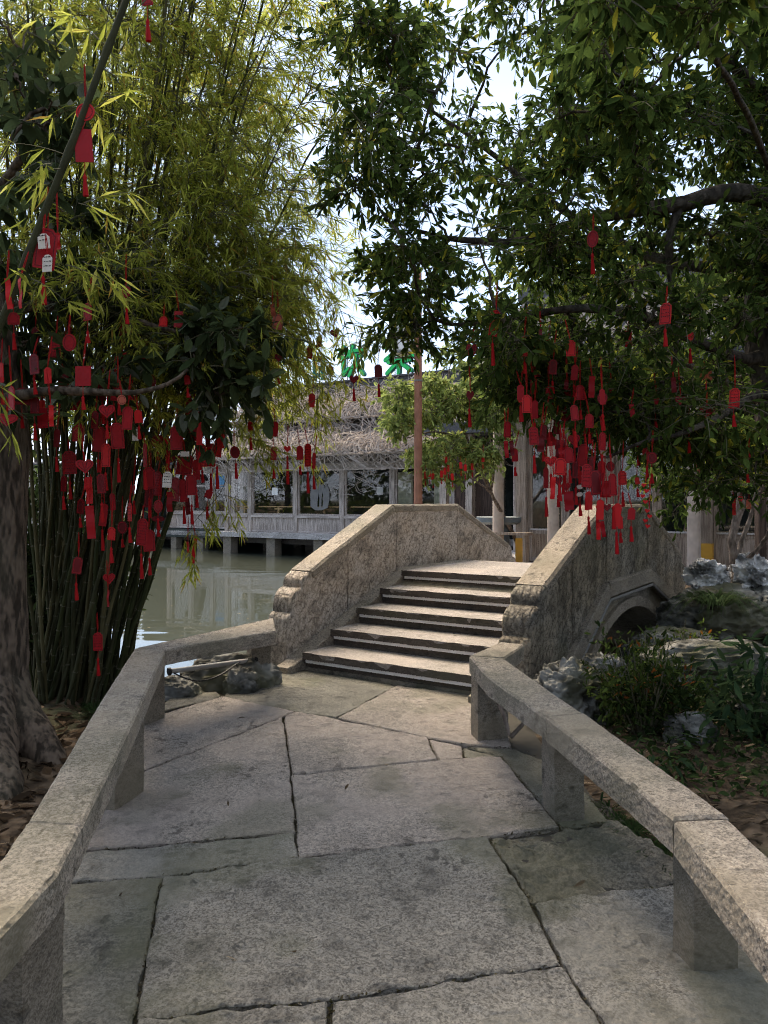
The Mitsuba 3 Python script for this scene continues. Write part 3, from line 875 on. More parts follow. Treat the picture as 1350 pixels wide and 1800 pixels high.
for v in np.arange(-25.0, V_L - 0.5, 1.45):
    part(th, 'pile', boxuv(UF + 0.22, UF + 0.52, v - 0.15, v + 0.15, -1.6, ZD - 0.225), 'post_stone')
# the rooms: floor, back walls, ceiling, screens, low counter
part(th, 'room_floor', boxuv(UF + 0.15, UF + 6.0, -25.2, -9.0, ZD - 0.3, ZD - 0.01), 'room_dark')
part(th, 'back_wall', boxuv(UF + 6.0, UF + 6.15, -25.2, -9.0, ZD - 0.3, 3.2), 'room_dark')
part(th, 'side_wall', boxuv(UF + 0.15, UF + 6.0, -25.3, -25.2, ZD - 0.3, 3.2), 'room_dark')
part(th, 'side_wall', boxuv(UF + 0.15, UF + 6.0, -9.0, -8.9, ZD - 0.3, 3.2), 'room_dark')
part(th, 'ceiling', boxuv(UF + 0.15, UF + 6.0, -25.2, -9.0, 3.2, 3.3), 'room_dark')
for v0, v1, z0, z1 in ((-14.15, -13.4, 1.1, 2.45), (-12.6, -11.3, 1.0, 2.4)):
    part(th, 'screen', boxuv(UF + 1.4, UF + 1.45, v0, v1, z0, z1), 'room_screen')
for a, b in zip(posts[:4], posts[1:5]):
    part(th, 'bench_rail', boxuv(UF + 0.30, UF + 0.36, a + 0.12, b - 0.12, 1.27, 1.31), 'wood_yellow')
    m_ = (a + b) / 2
    part(th, 'bench_bracket', cat([boxuv(UF + 0.31, UF + 0.35, m_ - 0.03, m_ + 0.03, 1.02, 1.268), boxuv(UF + 0.312, UF + 0.348, m_ - 0.17, m_ + 0.17, 1.19, 1.23)]), 'wood_yellow')
part(th, 'under_blocker', boxuv(UF + 5.6, UF + 5.8, -25.2, -9.0, -1.5, ZD - 0.3), 'room_dark')  # added dark walls that block the bright view between the piles
part(th, 'under_blocker', boxuv(UF + 0.6, UF + 5.6, -25.25, -25.15, -1.5, ZD - 0.3), 'room_dark')
# papers and the pale painted figure on the panes
p0 = W(UF + 0.036, -18.15, 1.78)
part(th, 'notice', boxuv(UF + 0.030, UF + 0.034, -18.32, -18.06, 1.70, 1.95), 'lamp_white', label='small white paper notice on the glass')
blob = [(-0.38, 0.02), (-0.40, 0.45), (-0.33, 0.72), (-0.26, 0.62), (-0.20, 0.95), (-0.13, 0.70), (-0.05, 0.90), (0.02, 1.0), (0.06, 0.74), (0.16, 0.80), (0.22, 0.62), (0.30, 0.80), (0.40, 0.60), (0.42, 0.25), (0.34, -0.02), (0.10, -0.1), (-0.2, -0.1)]
holes = [[(-0.10, 0.02), (-0.07, 0.3), (-0.03, 0.5), (0.0, 0.3), (-0.02, 0.0)], [(0.07, 0.0), (0.09, 0.3), (0.13, 0.52), (0.17, 0.3), (0.13, 0.02)]]
bl = CrossSection([np.array(blob[::-1])] + [np.array(h[::-1]) for h in holes], ) if False else None
pg = Polygon(blob, holes)
mm = trimesh.creation.extrude_polygon(pg, 0.004, engine='earcut')
mv = mm.vertices
mm.vertices = W(UF + 0.030 + mv[:, 2], -16.22 + mv[:, 0], 1.28 + mv[:, 1])
part(th, 'glass_painting', mm, 'metal_dull', label='pale grey painted figure on the glass')
part(th, 'notice', boxuv(UF + 0.928, UF + 0.934, -22.0, -21.15, 2.02, 2.45), 'poster_blue', label='blue poster in the left wing window')
part(th, 'notice', boxuv(UF + 1.2, UF + 1.22, -14.7, -14.45, 1.7, 1.95), 'lamp_white')
# roof: lower eave tier, dark gap, upper tier, ridge
lo = np.array([[UF - 0.75, 3.05], [UF + 0.35, 3.62], [UF + 1.25, 4.15]])
up = np.array([[UF + 0.55, 4.35], [UF + 1.6, 4.95], [UF + 2.45, 5.55]])


def roof_sheet(line, v0, v1, t):
    n = 28
    vv = np.linspace(v0, v1, n)
    P = []
    for s in (0, -t):
        for u, z in line:
            P.append(W(u, vv, z + s))
    k = len(line)
    P = np.array(P)
    f = []
    for a in range(k - 1):
        for b in range(n - 1):
            q0 = a * n + b
            f += [(q0, q0 + 1, q0 + n + 1), (q0, q0 + n + 1, q0 + n)]
            q0 += k * n
            f += [(q0, q0 + n + 1, q0 + 1), (q0, q0 + n, q0 + n + 1)]
    for b in range(n - 1):
        for a in (0, k - 1):
            q0, q1 = a * n + b, (a + k) * n + b
            f += [(q0, q1, q1 + 1), (q0, q1 + 1, q0 + 1)]
    for a in range(k - 1):
        for b in (0, n - 1):
            q0, q1 = a * n + b, (a + k) * n + b
            f += [(q0, q0 + n, q1 + n), (q0, q1 + n, q1)]
    return trimesh.Trimesh(P.reshape(-1, 3), np.array(f), process=False)


part(th, 'lower_roof', warp(roof_sheet(lo, V_L - 0.7, -9.0, 0.16), 0.05, 1.5, 3), 'thatch', smooth=40)
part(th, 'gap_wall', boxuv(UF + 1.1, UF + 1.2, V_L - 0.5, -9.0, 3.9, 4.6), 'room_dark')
part(th, 'upper_roof', warp(roof_sheet(up, V_L - 0.2, -9.0, 0.16), 0.05, 1.5, 4), 'thatch', smooth=40)
wl = np.array([[UF + 0.35, 3.05], [UF + 1.4, 3.45], [UF + 2.2, 3.8]])
part(th, 'wing_roof', roof_sheet(wl, -25.8, V_L - 0.75, 0.14), 'roof_tile', smooth=40)
for k, v in enumerate(np.arange(V_L - 0.2, -9.1, 0.62)):
    part(th, 'ridge_tile', warp(boxuv(UF + 2.3, UF + 2.62, v, v + 0.61, 5.52, 5.80 + 0.02 * math.sin(k * 2.1)), 0.01, 4, k), 'roof_tile')
part(th, 'ridge_cap', boxuv(UF + 2.22, UF + 2.70, V_L - 0.25, -9.0, 5.805, 5.86), 'roof_tile')
back = np.array([[UF + 2.5, 5.5], [UF + 6.5, 3.1]])
part(th, 'back_roof', roof_sheet(back[::-1], V_L - 0.2, -9.0, 0.14), 'roof_tile')

# dry creepers: tangled leafless stems over both tiers, hanging over the eave
r = np.random.default_rng(21)
vines = Twigs()
for k in range(2300):
    tier = lo if r.random() < 0.55 else up
    v = r.uniform(V_L - 0.6, -9.2)
    s0 = r.random()
    pts_ = []
    dv, ds = r.normal() * 0.16, r.normal() * 0.09
    hang = tier is lo and r.random() < 0.22 or (tier is up and r.random() < 0.25)
    s, cur = s0, v
    lift = abs(r.normal()) * 0.16 + 0.02
    for q_ in range(9):
        u = np.interp(s, [0, 0.5, 1], tier[:, 0])
        z = np.interp(s, [0, 0.5, 1], tier[:, 1])
        ex = max(0.0, -s)
        if s < 0:
            u = tier[0, 0] - 0.03 - 0.05 * r.random()
            z = tier[0, 1] - ex * 1.1
        pts_.append((u - lift * 0.4 * r.random(), cur, z + lift * (0.4 + 0.9 * r.random()) * (1 if s > 0 else 0.2)))
        dv += r.normal() * 0.09
        ds += r.normal() * 0.055
        if hang:
            ds = -abs(ds) - 0.03
        ds = np.clip(ds, -0.16, 0.16)
        dv = np.clip(dv, -0.28, 0.28)
        cur += dv
        s = np.clip(s + ds, -0.55 if hang else -0.12, 1.02)
    p = np.array(pts_)
    w_ = r.uniform(0.008, 0.016)
    vines.add(spline(W(p[:, 0], p[:, 1], p[:, 2]), 14), w_, w_ * 0.8)
for k in range(34):                                            # long bare stems hanging in front of the panes
    v = r.choice([-19.6, -18.9, -16.9, -14.6, -13.7, -12.9]) + r.normal() * 0.35
    L = r.uniform(0.4, 1.5)
    z = 3.0
    p = [(UF - 0.72, v, z + 0.2)] + [(UF - 0.7 + 0.1 * r.random(), v + np.cumsum(r.normal(size=6) * 0.12)[q_], z - L * (q_ + 1) / 6) for q_ in range(6)]
    p = np.array(p)
    vines.add(spline(W(p[:, 0], p[:, 1], p[:, 2]), 16), 0.009, 0.006)
put('dry_creeper', vines.mesh(), 'vine_grey')
labels['dry_creeper'] = {'kind': 'stuff', 'label': 'tangle of leafless grey creeper stems covering the tea house roof', 'category': 'creeper'}

# green rooftop characters
STROKES = {
    'cha': [((.05, .80), (.95, .84)), ((.32, .98), (.38, .70)), ((.70, .99), (.60, .70)), ((.52, .70), (.06, .44)), ((.50, .68), (.97, .46)), ((.16, .37), (.86, .38)),
            ((.50, .54), (.50, .02)), ((.38, .28), (.12, .06)), ((.62, .28), (.90, .08))],
    'yin': [((.22, .98), (.05, .66)), ((.20, .80), (.44, .80)), ((.43, .80), (.34, .64)), ((.22, .64), (.22, .08)), ((.22, .08), (.44, .26)), ((.60, .98), (.48, .64)), ((.56, .80), (.98, .80)),
            ((.96, .80), (.88, .62)), ((.72, .66), (.68, .42)), ((.68, .42), (.46, .04)), ((.70, .42), (1.0, .04))],
    'frag': [((.3, .95), (.3, .05)), ((.7, .95), (.7, .05)), ((.3, .8), (.7, .8)), ((.3, .5), (.7, .5)), ((.3, .2), (.7, .2))]}


def stroke(a, b, w, t):
    a, b = np.array(a, float), np.array(b, float)
    line = shapely.LineString([a, b]).buffer(w / 2, quad_segs=3)
    return trimesh.creation.extrude_polygon(line, t, engine='earcut')


for key, lab, v, z0, sz in (('cha', 'green three-dimensional rooftop character right above the roof ridge, partly behind a red tag', -14.55, 5.85, 1.25),
                            ('yin', 'green three-dimensional rooftop character second from the right, behind bamboo leaves', -16.62, 5.95, 1.15),
                            ('frag', 'dark green rooftop character farthest left, mostly hidden by bamboo', -18.1, 5.95, 0.95)):
    sg = thing('roof_character', lab, 'sign')
    face, side = [], []
    for a, b in STROKES[key]:
        m = stroke(a, b, 0.10, 0.02)
        m2 = stroke(a, b, 0.13, 0.13)
        for mm, off, lst in ((m, 0.0, face), (m2, 0.02, side)):
            p = mm.vertices
            mm.vertices = W(UF + 2.3 + off + p[:, 2], v + (p[:, 0] - 0.5) * sz, z0 + 0.03 + p[:, 1] * sz)
            lst.append(mm)
    for m in face:
        part(sg, 'stroke', m, 'sign_green' if key != 'frag' else 'sign_side')
    part(sg, 'stroke_side', cat(side), 'sign_side')
    part(sg, 'stand', cat([tube(W(UF + 2.5, np.array([v + o, v + o]), np.array([5.8, z0 + sz * 0.9])), 0.018, 5) for o in (-0.25, 0.25)]), 'metal_dull')

# garden wall far left behind the bamboo
gw = thing('garden_wall', 'pale plastered garden wall with tiled coping behind the bamboo, far left', 'wall')
a, b = np.array([-26.0, 27.0]), np.array([-9.95, 30.3])
n2 = unit(np.array([-(b - a)[1], (b - a)[0]]))
part(gw, 'wall_face', prism(np.array([a, b, b + n2 * 0.3, a + n2 * 0.3]), -1.2, 2.75, 2.0, 0.01, 0.0), 'white_wall')
for t_ in np.arange(0, 1, 0.05):
    p0, p1 = a + (b - a) * t_, a + (b - a) * (t_ + 0.0492)
    part(gw, 'coping', prism(np.array([p0 - n2 * 0.2, p1 - n2 * 0.2, p1 + n2 * 0.5, p0 + n2 * 0.5]), 2.755, 2.95, 2.0, 0.06, 0.0), 'roof_tile')

# ------------------------------------------------------------------ the pavilion on the far bank, right
pv = thing('pavilion', 'timber garden pavilion with glazed doors and stone columns on the far bank', 'building')
UP = 16.0
FL = 0.16
part(pv, 'plinth', boxuv(14.6, 23.5, -8.8, 6.0, -0.5, FL), 'deck_stone')
dposts = [-6.92, -5.0, -3.12, -1.2, 0.7, 2.6]
for v in dposts:
    part(pv, 'post', boxuv(UP - 0.12, UP + 0.12, v - 0.115, v + 0.115, FL + 0.52, 3.9), 'wood_brown' if v != -6.92 else 'wood_grey')
    part(pv, 'post_guard', boxuv(UP - 0.125, UP + 0.125, v - 0.125, v + 0.125, FL, FL + 0.52), 'guard_yellow', label='yellow guard round the foot of a post')
for u, v in ((15.4, -7.23), (15.4, -5.99), (15.4, -3.23), (15.4, -0.4), (15.4, 2.2)):
    p = W(np.array([u, u, u]), v, np.array([FL + 0.1, 2.0, 4.0]))
    part(pv, 'column', tube(p, [0.125, 0.118, 0.11], 18), 'column_stone', smooth=50)
    part(pv, 'column_base', tube(W(np.array([u, u, u]), v, np.array([FL, FL + 0.06, FL + 0.1])), [0.17, 0.17, 0.13], 18), 'deck_stone', smooth=40)
for k, (a, b) in enumerate(zip(dposts[:-1], dposts[1:])):
    a, b = a + 0.118, b - 0.118
    for j_ in range(2):
        p, q_ = a + (b - a) * j_ / 2 + 0.004, a + (b - a) * (j_ + 1) / 2 - 0.004
        d = part(pv, 'door', cat([boxuv(UP, UP + 0.07, p, p + 0.085, FL + 0.02, 3.3), boxuv(UP, UP + 0.07, q_ - 0.085, q_, FL + 0.02, 3.3)] +
                                 [boxuv(UP + 0.002, UP + 0.068, p + 0.085, q_ - 0.085, z, z + w) for z, w in ((FL + 0.02, 0.09), (FL + 0.62, 0.10), (3.2, 0.1))]), 'wood_brown' if k else 'wood_grey')
        part(d, 'lower_panel', boxuv(UP + 0.022, UP + 0.05, p + 0.085, q_ - 0.085, FL + 0.11, FL + 0.62), 'wood_brown')
        g = W(UP + 0.035, np.array([p + 0.085, q_ - 0.085, q_ - 0.085, p + 0.085]), np.array([FL + 0.72, FL + 0.72, 3.2, 3.2]))
        part(d, 'pane', (g, np.array([[0, 1, 2], [0, 2, 3]])), 'window_glass')
        part(d, 'sill', boxuv(UP - 0.03, UP + 0.001, p + 0.06, q_ - 0.06, FL + 0.70, FL + 0.735), 'metal_grey')
part(pv, 'beam', boxuv(UP - 0.14, UP + 0.14, -7.3, 3.2, 3.32, 3.62), 'wood_dark')
part(pv, 'beam', boxuv(15.28, 15.52, -7.6, 3.2, 4.0, 4.25), 'wood_dark')
part(pv, 'room_floor', boxuv(UP + 0.1, 21, -6.9, 6, FL + 0.002, FL + 0.012), 'wood_dark')
part(pv, 'back_wall', boxuv(20.6, 20.8, -6.9, 6, FL, 4.0), 'room_dark')
part(pv, 'side_wall', boxuv(UP + 0.14, 20.6, -6.95, -6.85, FL, 4.0), 'room_dark')
part(pv, 'ceiling', boxuv(15.3, 20.8, -7.2, 6, 4.26, 4.32), 'wood_dark')
part(pv, 'screen', boxuv(18.2, 18.25, -6.2, -5.3, FL + 0.2, 1.5), 'wood_yellow')
rf = part(pv, 'roof', roof_sheet(np.array([[14.4, 4.12], [15.6, 4.62], [17.0, 5.4], [18.6, 6.6]]), -7.9, 6.5, 0.16), 'roof_tile', smooth=40)
part(pv, 'roof', roof_sheet(np.array([[18.6, 6.6], [20.2, 5.4], [22.6, 4.2]])[::-1], -7.9, 6.5, 0.16), 'roof_tile', smooth=40)
for v in np.arange(-7.85, 6.4, 0.26):
    u = np.array([14.36, 15.6, 17.0, 18.55])
    part(rf, 'tile_row', tube(W(u, v, np.array([4.15, 4.65, 5.43, 6.62])), 0.06, 6), 'roof_tile', smooth=60)
part(pv, 'ridge', boxuv(18.42, 18.78, -8.1, 6.5, 6.55, 6.95), 'roof_tile')
# open, dark link between the two buildings, with a light screen behind
lk = thing('covered_walk', 'dark covered walk with grey posts between tea house and pavilion', 'building')
for v in (-10.55, -9.75, -8.35):
    part(lk, 'post', boxuv(18.9, 19.1, v - 0.1, v + 0.1, FL, 3.3), 'wood_grey')
part(lk, 'roof', boxuv(18.6, 23.0, -11.0, -7.0, 3.31, 3.6), 'roof_tile')
part(lk, 'door', boxuv(19.3, 19.36, -10.4, -9.0, FL, 2.9), 'wood_dark')
part(lk, 'screen', boxuv(20.3, 20.35, -8.9, -7.2, 0.7, 2.9), 'room_screen')
part(lk, 'back_wall', boxuv(22.6, 22.7, -11.0, -7.0, 0, 3.3), 'room_dark')
tb = thing('garden_table', 'round blue-grey stone table beside the column at the far bridge end', 'table')
c = at(880, 908, 17.4)
part(tb, 'top', tube(np.array([c + [0, 0, -0.17], c + [0, 0, -0.12], c + [0, 0, -0.01], c]), [0.42, 0.52, 0.54, 0.52], 20), 'table_blue', smooth=40)
part(tb, 'pedestal', tube(np.array([[c[0], c[1], FL], [c[0], c[1], c[2] - 0.16]]), 0.2, 12), 'table_blue', smooth=40)
bn = thing('bench', 'brown wooden bench below the blue-grey table', 'bench')
c = at(905, 936, 16.6)
part(bn, 'seat', boxuv(c[0] * SN + c[1] * CS - 0.15, c[0] * SN + c[1] * CS + 0.15, c[0] * CS - c[1] * SN - 0.6, c[0] * CS - c[1] * SN + 0.35, c[2] - 0.05, c[2]), 'wood_brown')
for o in (-0.5, 0.25):
    part(bn, 'leg', boxuv(c[0] * SN + c[1] * CS - 0.1, c[0] * SN + c[1] * CS + 0.1, c[0] * CS - c[1] * SN + o - 0.03, c[0] * CS - c[1] * SN + o + 0.03, FL, c[2] - 0.052), 'wood_brown')
# brown post and round column at the right frame edge
for x, D, w, lab in ((1337, 9.6, 0.05, 'dark brown timber post at the right frame edge'),):
    c = at(x, 880, D)
    k = thing('timber_post', lab, 'post')
    put(k, trimesh.creation.box(bounds=[[c[0] - w, D - w, 0.2], [c[0] + w, D + w, 2.6]]), 'wood_dark')

# the red-brown pole with its white lantern
pl = thing('lantern_pole', 'tall reddish brown pole with a white lantern hung on it, behind the bridge', 'pole')
c = at(735, 880, 13.8)
part(pl, 'shaft', tube(np.array([[c[0], c[1], -1.2], [c[0], c[1], 1.0], [c[0], c[1], 3.2], [c[0], c[1], 5.6]]), [0.082, 0.078, 0.07, 0.062], 16), 'paint_red_brown', smooth=60)
part(pl, 'band', tube(np.array([[c[0], c[1], 3.60], [c[0], c[1], 3.63]]), 0.076, 16), 'metal_dull', smooth=60)
part(pl, 'arm', tube(np.array([[c[0], c[1], 5.15], [c[0] - 0.42, c[1], 5.15]]), 0.02, 8), 'metal_dull', smooth=60)
part(pl, 'arm', tube(np.array([[c[0], c[1], 4.02], [c[0] - 0.42, c[1], 4.02]]), 0.016, 8), 'metal_dull', smooth=60)
lx = c[0] - 0.30
ln = part(pl, 'lantern', tube(np.array([[lx, c[1], 4.06], [lx, c[1], 4.14], [lx, c[1], 4.98], [lx, c[1], 5.06]]), [0.14, 0.2, 0.2, 0.14], 6), 'lamp_white')
for g in range(6):
    a = g / 6 * 2 * np.pi
    a3 = np.array([lx + 0.203 * math.cos(a), c[1] + 0.203 * math.sin(a), 0])
    part(ln, 'rib', tube(np.array([a3 + [0, 0, 4.13], a3 + [0, 0, 4.99]]), 0.012, 5), 'metal_dull')
for z in (4.1, 5.02):
    part(ln, 'rim', tube(np.array([[lx, c[1], z - 0.02], [lx, c[1], z + 0.02]]), 0.205, 6), 'metal_dull')

# ------------------------------------------------------------------ trees
def in_poly(poly, d0, d1, n, r, spread=1.0):
    """n points through the volume that stands behind an outline, between two distances."""
    P = Polygon(poly)
    x0, y0, x1, y1 = P.bounds
    out = []
    while len(out) < n:
        x, y = r.uniform(x0, x1), r.uniform(y0, y1)
        if P.contains(shapely.Point(x, y)):
            out.append(at(x, y, r.uniform(d0, d1)))
    return np.array(out)


def branch_net(starts, targets, r, sag=0.12, rad=0.012, n=5):
    """Thin branches that join each target to the nearest wood already there, nearest targets first."""
    nodes = [np.asarray(s, float) for s in starts]
    order = np.argsort([min(np.linalg.norm(t - s) for s in nodes) for t in targets])
    out = []
    for k in order:
        t = targets[k]
        d = np.linalg.norm(np.array(nodes) - t, axis=1)
        s = nodes[int(np.argmin(d))]
        L = d.min()
        m = (s + t) / 2 + r.normal(size=3) * L * 0.12 + [0, 0, sag * L]
        c = bez(s, m, t, 8)
        c[1:-1] += r.normal(size=(6, 3)) * 0.012
        out.append(tube(c, np.linspace(rad * (0.7 + 0.5 * L), rad * 0.35, 8), n))
        nodes += [c[4], c[7]]
    return out


def leaf_clumps(lv, twigs, centres, radii, per, size, width, col, r, droop=0.35, twig_r=0.0022, tw=9, broad=True, flat=0.55):
    for c, R in zip(centres, radii):
        nt = max(3, per // tw)
        dirs = rand_dir(nt, r) * [1, 1, 0.75] + [0, 0, -0.12]
        ends = c + dirs * R * r.uniform(0.55, 1.05, (nt, 1))
        for e in ends:
            s = c + (e - c) * r.uniform(0.0, 0.25) + r.normal(size=3) * R * 0.08
            m = (s + e) / 2 + [0, 0, R * 0.12]
            p = bez(s, m, e, 6)
            twigs.add(p, twig_r * 1.6, twig_r * 0.7)
            k = max(2, int(tw * r.uniform(0.6, 1.4)))
            t_ = np.sort(r.uniform(0.25, 1.0, k))[:, None]
            P = (1 - t_) ** 2 * s + 2 * t_ * (1 - t_) * m + t_ ** 2 * e
            ax = unit(e - s)
            D = ax * r.uniform(0.3, 1.0, (k, 1)) + rand_dir(k, r) * 0.8 + [0, 0, -droop]
            L = r.uniform(*size, k)
            lv.add(P, D, L, L * r.uniform(width * 0.8, width * 1.2, k), col(k), r, 0.22, flat * 0.6, broad)


def trunk_mesh(path, rad, flare=0.0, lobes=5, n=28, seed=0, rough=0.02):
    path = np.asarray(path, float)
    m = tube(path, 1.0, n)
    k = len(path)
    v = m.vertices.reshape(k, n, 3)
    ang = np.arange(n) / n * 2 * np.pi
    s = np.linspace(0, 1, k)
    z0 = path[0, 2]
    for i_ in range(k):
        f = flare * math.exp(-(path[i_, 2] - z0) / 0.22)
        rr_ = rad[i_] * (1 + 0.05 * np.sin(ang * 3 + 1.3 * i_ * 0.2)) + f * (0.55 + 0.45 * np.sin(ang * lobes + seed))
        v[i_] = path[i_] + (v[i_] - path[i_]) * rr_[:, None]
    m.vertices = v.reshape(-1, 3)
    return warp(m, rough, 5.0, seed)


def tree(name, label, trunk, trad, limbs, centres, radii, per, size, width, col, seed, bk='bark_dark', flare=0.0, twig_r=0.0022, tw=9, category='tree', droop=0.35, leaf_mat='leaf', broad=True, lobes=5, rad=0.012):
    r = np.random.default_rng(seed)
    t = thing(name, label, category)
    p = spline(trunk, 40)
    part(t, 'trunk', trunk_mesh(p, np.interp(np.linspace(0, 1, 40), np.linspace(0, 1, len(trad)), trad), flare, lobes, seed=seed), bk, smooth=60)
    wood_pts = list(p[20:])
    for l, r0, r1 in limbs:
        q_ = spline(l, 22)
        q_[1:-1] += np.cumsum(r.normal(size=(20, 3)), 0) * 0.004
        part(t, 'limb', warp(tube(q_, np.linspace(r0, r1, 22), 10), 0.012, 6, seed), bk, smooth=60)
        wood_pts += list(q_[4::3])
    if len(centres):
        part(t, 'branches', cat(branch_net(wood_pts, centres, r, rad=rad)), bk, smooth=60, kind='stuff')
        lv, tg = Leaves(), Twigs()
        leaf_clumps(lv, tg, centres, radii, per, size, width, lambda k: col(k, r), r, twig_r=twig_r, tw=tw, droop=droop, broad=broad)
        part(t, 'twigs', tg.mesh(), 'twig_skin', kind='stuff')
        m, c = lv.mesh()
        part(t, 'crown', m, leaf_mat, color=c, kind='stuff')
    return t


# the dark evergreen on the right that overhangs the bridge
r = np.random.default_rng(31)
crown = [(560, -260), (600, 40), (650, 160), (625, 300), (618, 400), (655, 520), (720, 600), (790, 630), (830, 650), (880, 690), (960, 705), (1080, 725), (1190, 800), (1290, 850), (1400, 850), (1620, 700), (1700, -260)]
cen = np.vstack([in_poly(crown, 4.25, 6.9, 175, r), in_poly([(900, -200), (1700, -200), (1650, 700), (1400, 850), (1190, 830), (1000, 770), (900, 500)], 4.6, 7.2, 95, r), in_poly([(1000, -100), (1420, -100), (1420, 330), (1050, 330)], 4.4, 6.5, 26, r)])
edge = in_poly([(590, -60), (700, -60), (760, 300), (760, 600), (680, 560), (625, 420), (610, 200)], 4.6, 6.2, 18, r)
low = in_poly([(830, 550), (1000, 580), (1150, 680), (1320, 790), (1240, 860), (1100, 735), (960, 715), (870, 680)], 4.9, 6.6, 66, r)
near = np.vstack([np.array([at(690, 540, 5.6), at(712, 590, 5.4), at(672, 580, 5.7), at(735, 520, 5.3), at(700, 500, 5.8)]), in_poly([(1000, -120), (1400, -120), (1400, 60), (1230, 95), (1080, 60)], 2.3, 3.2, 7, r), in_poly([(880, 80), (1100, 60), (1150, 320), (920, 420)], 3.3, 4.2, 9, r)])
cen = np.vstack([cen, edge, low, near])
radii = r.uniform(0.26, 0.46, len(cen))
radii[-16:] = 0.26


def dark_green(k, r):
    return tint(k, r, (0.034, 0.060, 0.017), (0.086, 0.130, 0.032), 0.34, (0.27, 0.28, 0.04), 0.05)


tree('evergreen_tree', 'big dark evergreen leaning in from the right, hung with red wish tags', [(2.95, 5.35, -0.1), (2.85, 5.35, 1.0), at(1385, 760, 5.4), at(1345, 620, 5.4), at(1350, 470, 5.4), at(1400, 300, 5.4), at(1440, 60, 5.4), at(1450, -200, 5.4)],
     [0.17, 0.14, 0.13, 0.12, 0.11, 0.10, 0.07, 0.03],
     [([at(1400, 330, 5.4), at(1350, 345, 5.2), at(1270, 335, 5.0), at(1200, 355, 4.9), at(1080, 372, 4.9), at(960, 410, 5.1), at(820, 420, 5.3), at(720, 400, 5.5)], 0.075, 0.012),
      ([at(1345, 620, 5.4), at(1250, 610, 5.1), at(1150, 560, 5.0), at(1000, 540, 5.0), at(880, 560, 5.2), at(760, 560, 5.5)], 0.05, 0.01),
      ([at(1370, 700, 5.4), at(1290, 720, 5.0), at(1200, 767, 4.8), at(1110, 789, 4.8), at(1070, 806, 4.9), at(1010, 803, 5.0)], 0.035, 0.006),
      ([at(1400, 300, 5.4), at(1300, 130, 5.0), at(1180, 60, 4.6), at(1050, -20, 4.4), at(900, -120, 4.6)], 0.045, 0.012),
      ([at(1360, 450, 5.4), at(1240, 470, 5.8), at(1120, 440, 6.2), at(980, 360, 6.3), at(840, 250, 6.3), at(700, 160, 6.2)], 0.05, 0.01),
      ([at(1380, 380, 5.4), at(1330, 250, 4.6), at(1270, 120, 3.8), at(1200, 20, 3.0), at(1150, -40, 2.8)], 0.022, 0.008),
      ([at(1200, 355, 4.9), at(1180, 470, 4.9), at(1190, 600, 5.0), at(1150, 700, 5.1)], 0.03, 0.008)],
     cen, radii, 215, (0.045, 0.092), 0.36, dark_green, 32, rad=0.013)

# the big-leaved tree on the left
r = np.random.default_rng(41)
cl = np.vstack([in_poly([(-300, 60), (60, 90), (120, 160), (130, 400), (60, 520), (-300, 560)], 3.6, 5.0, 24, r),
                in_poly([(60, 470), (230, 440), (330, 520), (460, 570), (450, 680), (330, 760), (240, 740), (120, 690), (-100, 720), (-100, 480)], 4.5, 5.6, 42, r),
                in_poly([(300, 560), (470, 580), (430, 700), (340, 730)], 4.6, 5.2, 8, r),
                in_poly([(-300, -300), (100, -300), (80, 60), (-300, 60)], 3.6, 5.0, 10, r)])


def left_green(k, r):
    return tint(k, r, (0.032, 0.048, 0.022), (0.078, 0.105, 0.045), 0.35, (0.15, 0.17, 0.13), 0.07)


tl = tree('broadleaf_tree', 'thick trunked big-leaved tree at the left frame edge with spreading roots', [at(-38, 1385, 4.7), at(-34, 1250, 4.7), at(-30, 1050, 4.7), at(-27, 850, 4.7), at(-30, 700, 4.7), at(-60, 480, 4.7), at(-90, 200, 4.7), at(-100, -100, 4.7)],
          [0.27, 0.262, 0.25, 0.245, 0.22, 0.17, 0.12, 0.05],
          [([at(-30, 720, 4.7), at(60, 690, 4.5), at(150, 688, 4.4), at(230, 690, 4.4), at(330, 650, 4.4)], 0.04, 0.008),
           ([at(-50, 560, 4.7), at(80, 540, 4.9), at(220, 560, 5.0), at(380, 600, 4.9)], 0.045, 0.008),
           ([at(-70, 400, 4.7), at(20, 300, 4.4), at(80, 200, 4.3)], 0.05, 0.015)],
          cl, r.uniform(0.24, 0.40, len(cl)), 62, (0.09, 0.15), 0.42, left_green, 42, bk='bark_left', flare=0.0, lobes=4, twig_r=0.003, droop=0.5)


def chain(path, rad):
    sp = [Manifold.sphere(q_, 18).translate(tuple(p_)) for p_, q_ in zip(path, rad)]
    out = Manifold()
    for a_, b_ in zip(sp[:-1], sp[1:]):
        out = out + Manifold.batch_hull([a_, b_])
    return out


body = chain([at(-34, 1420, 4.7), at(-34, 1300, 4.7), at(-31, 1120, 4.7), at(-29, 960, 4.7)], [0.30, 0.27, 0.245, 0.232])
for pth, rad in (([at(-30, 1190, 4.7), at(28, 1262, 4.62), at(72, 1318, 4.52), at(120, 1385, 4.40)], [0.20, 0.15, 0.11, 0.06]),
                 ([at(-40, 1210, 4.6), at(-25, 1300, 4.35), at(-6, 1400, 4.05), at(0, 1500, 3.8)], [0.20, 0.17, 0.14, 0.09]),
                 ([at(-35, 1210, 4.75), at(10, 1262, 5.0), at(42, 1285, 5.2)], [0.19, 0.14, 0.08]),
                 ([at(-60, 1200, 4.7), at(-150, 1290, 4.6), at(-230, 1350, 4.4)], [0.2, 0.16, 0.1])):
    body = body + chain(pth, rad)
body = tm(body.refine_to_length(0.05))
body.merge_vertices()
body = trimesh.smoothing.filter_taubin(body, 0.5, 0.5, 40)
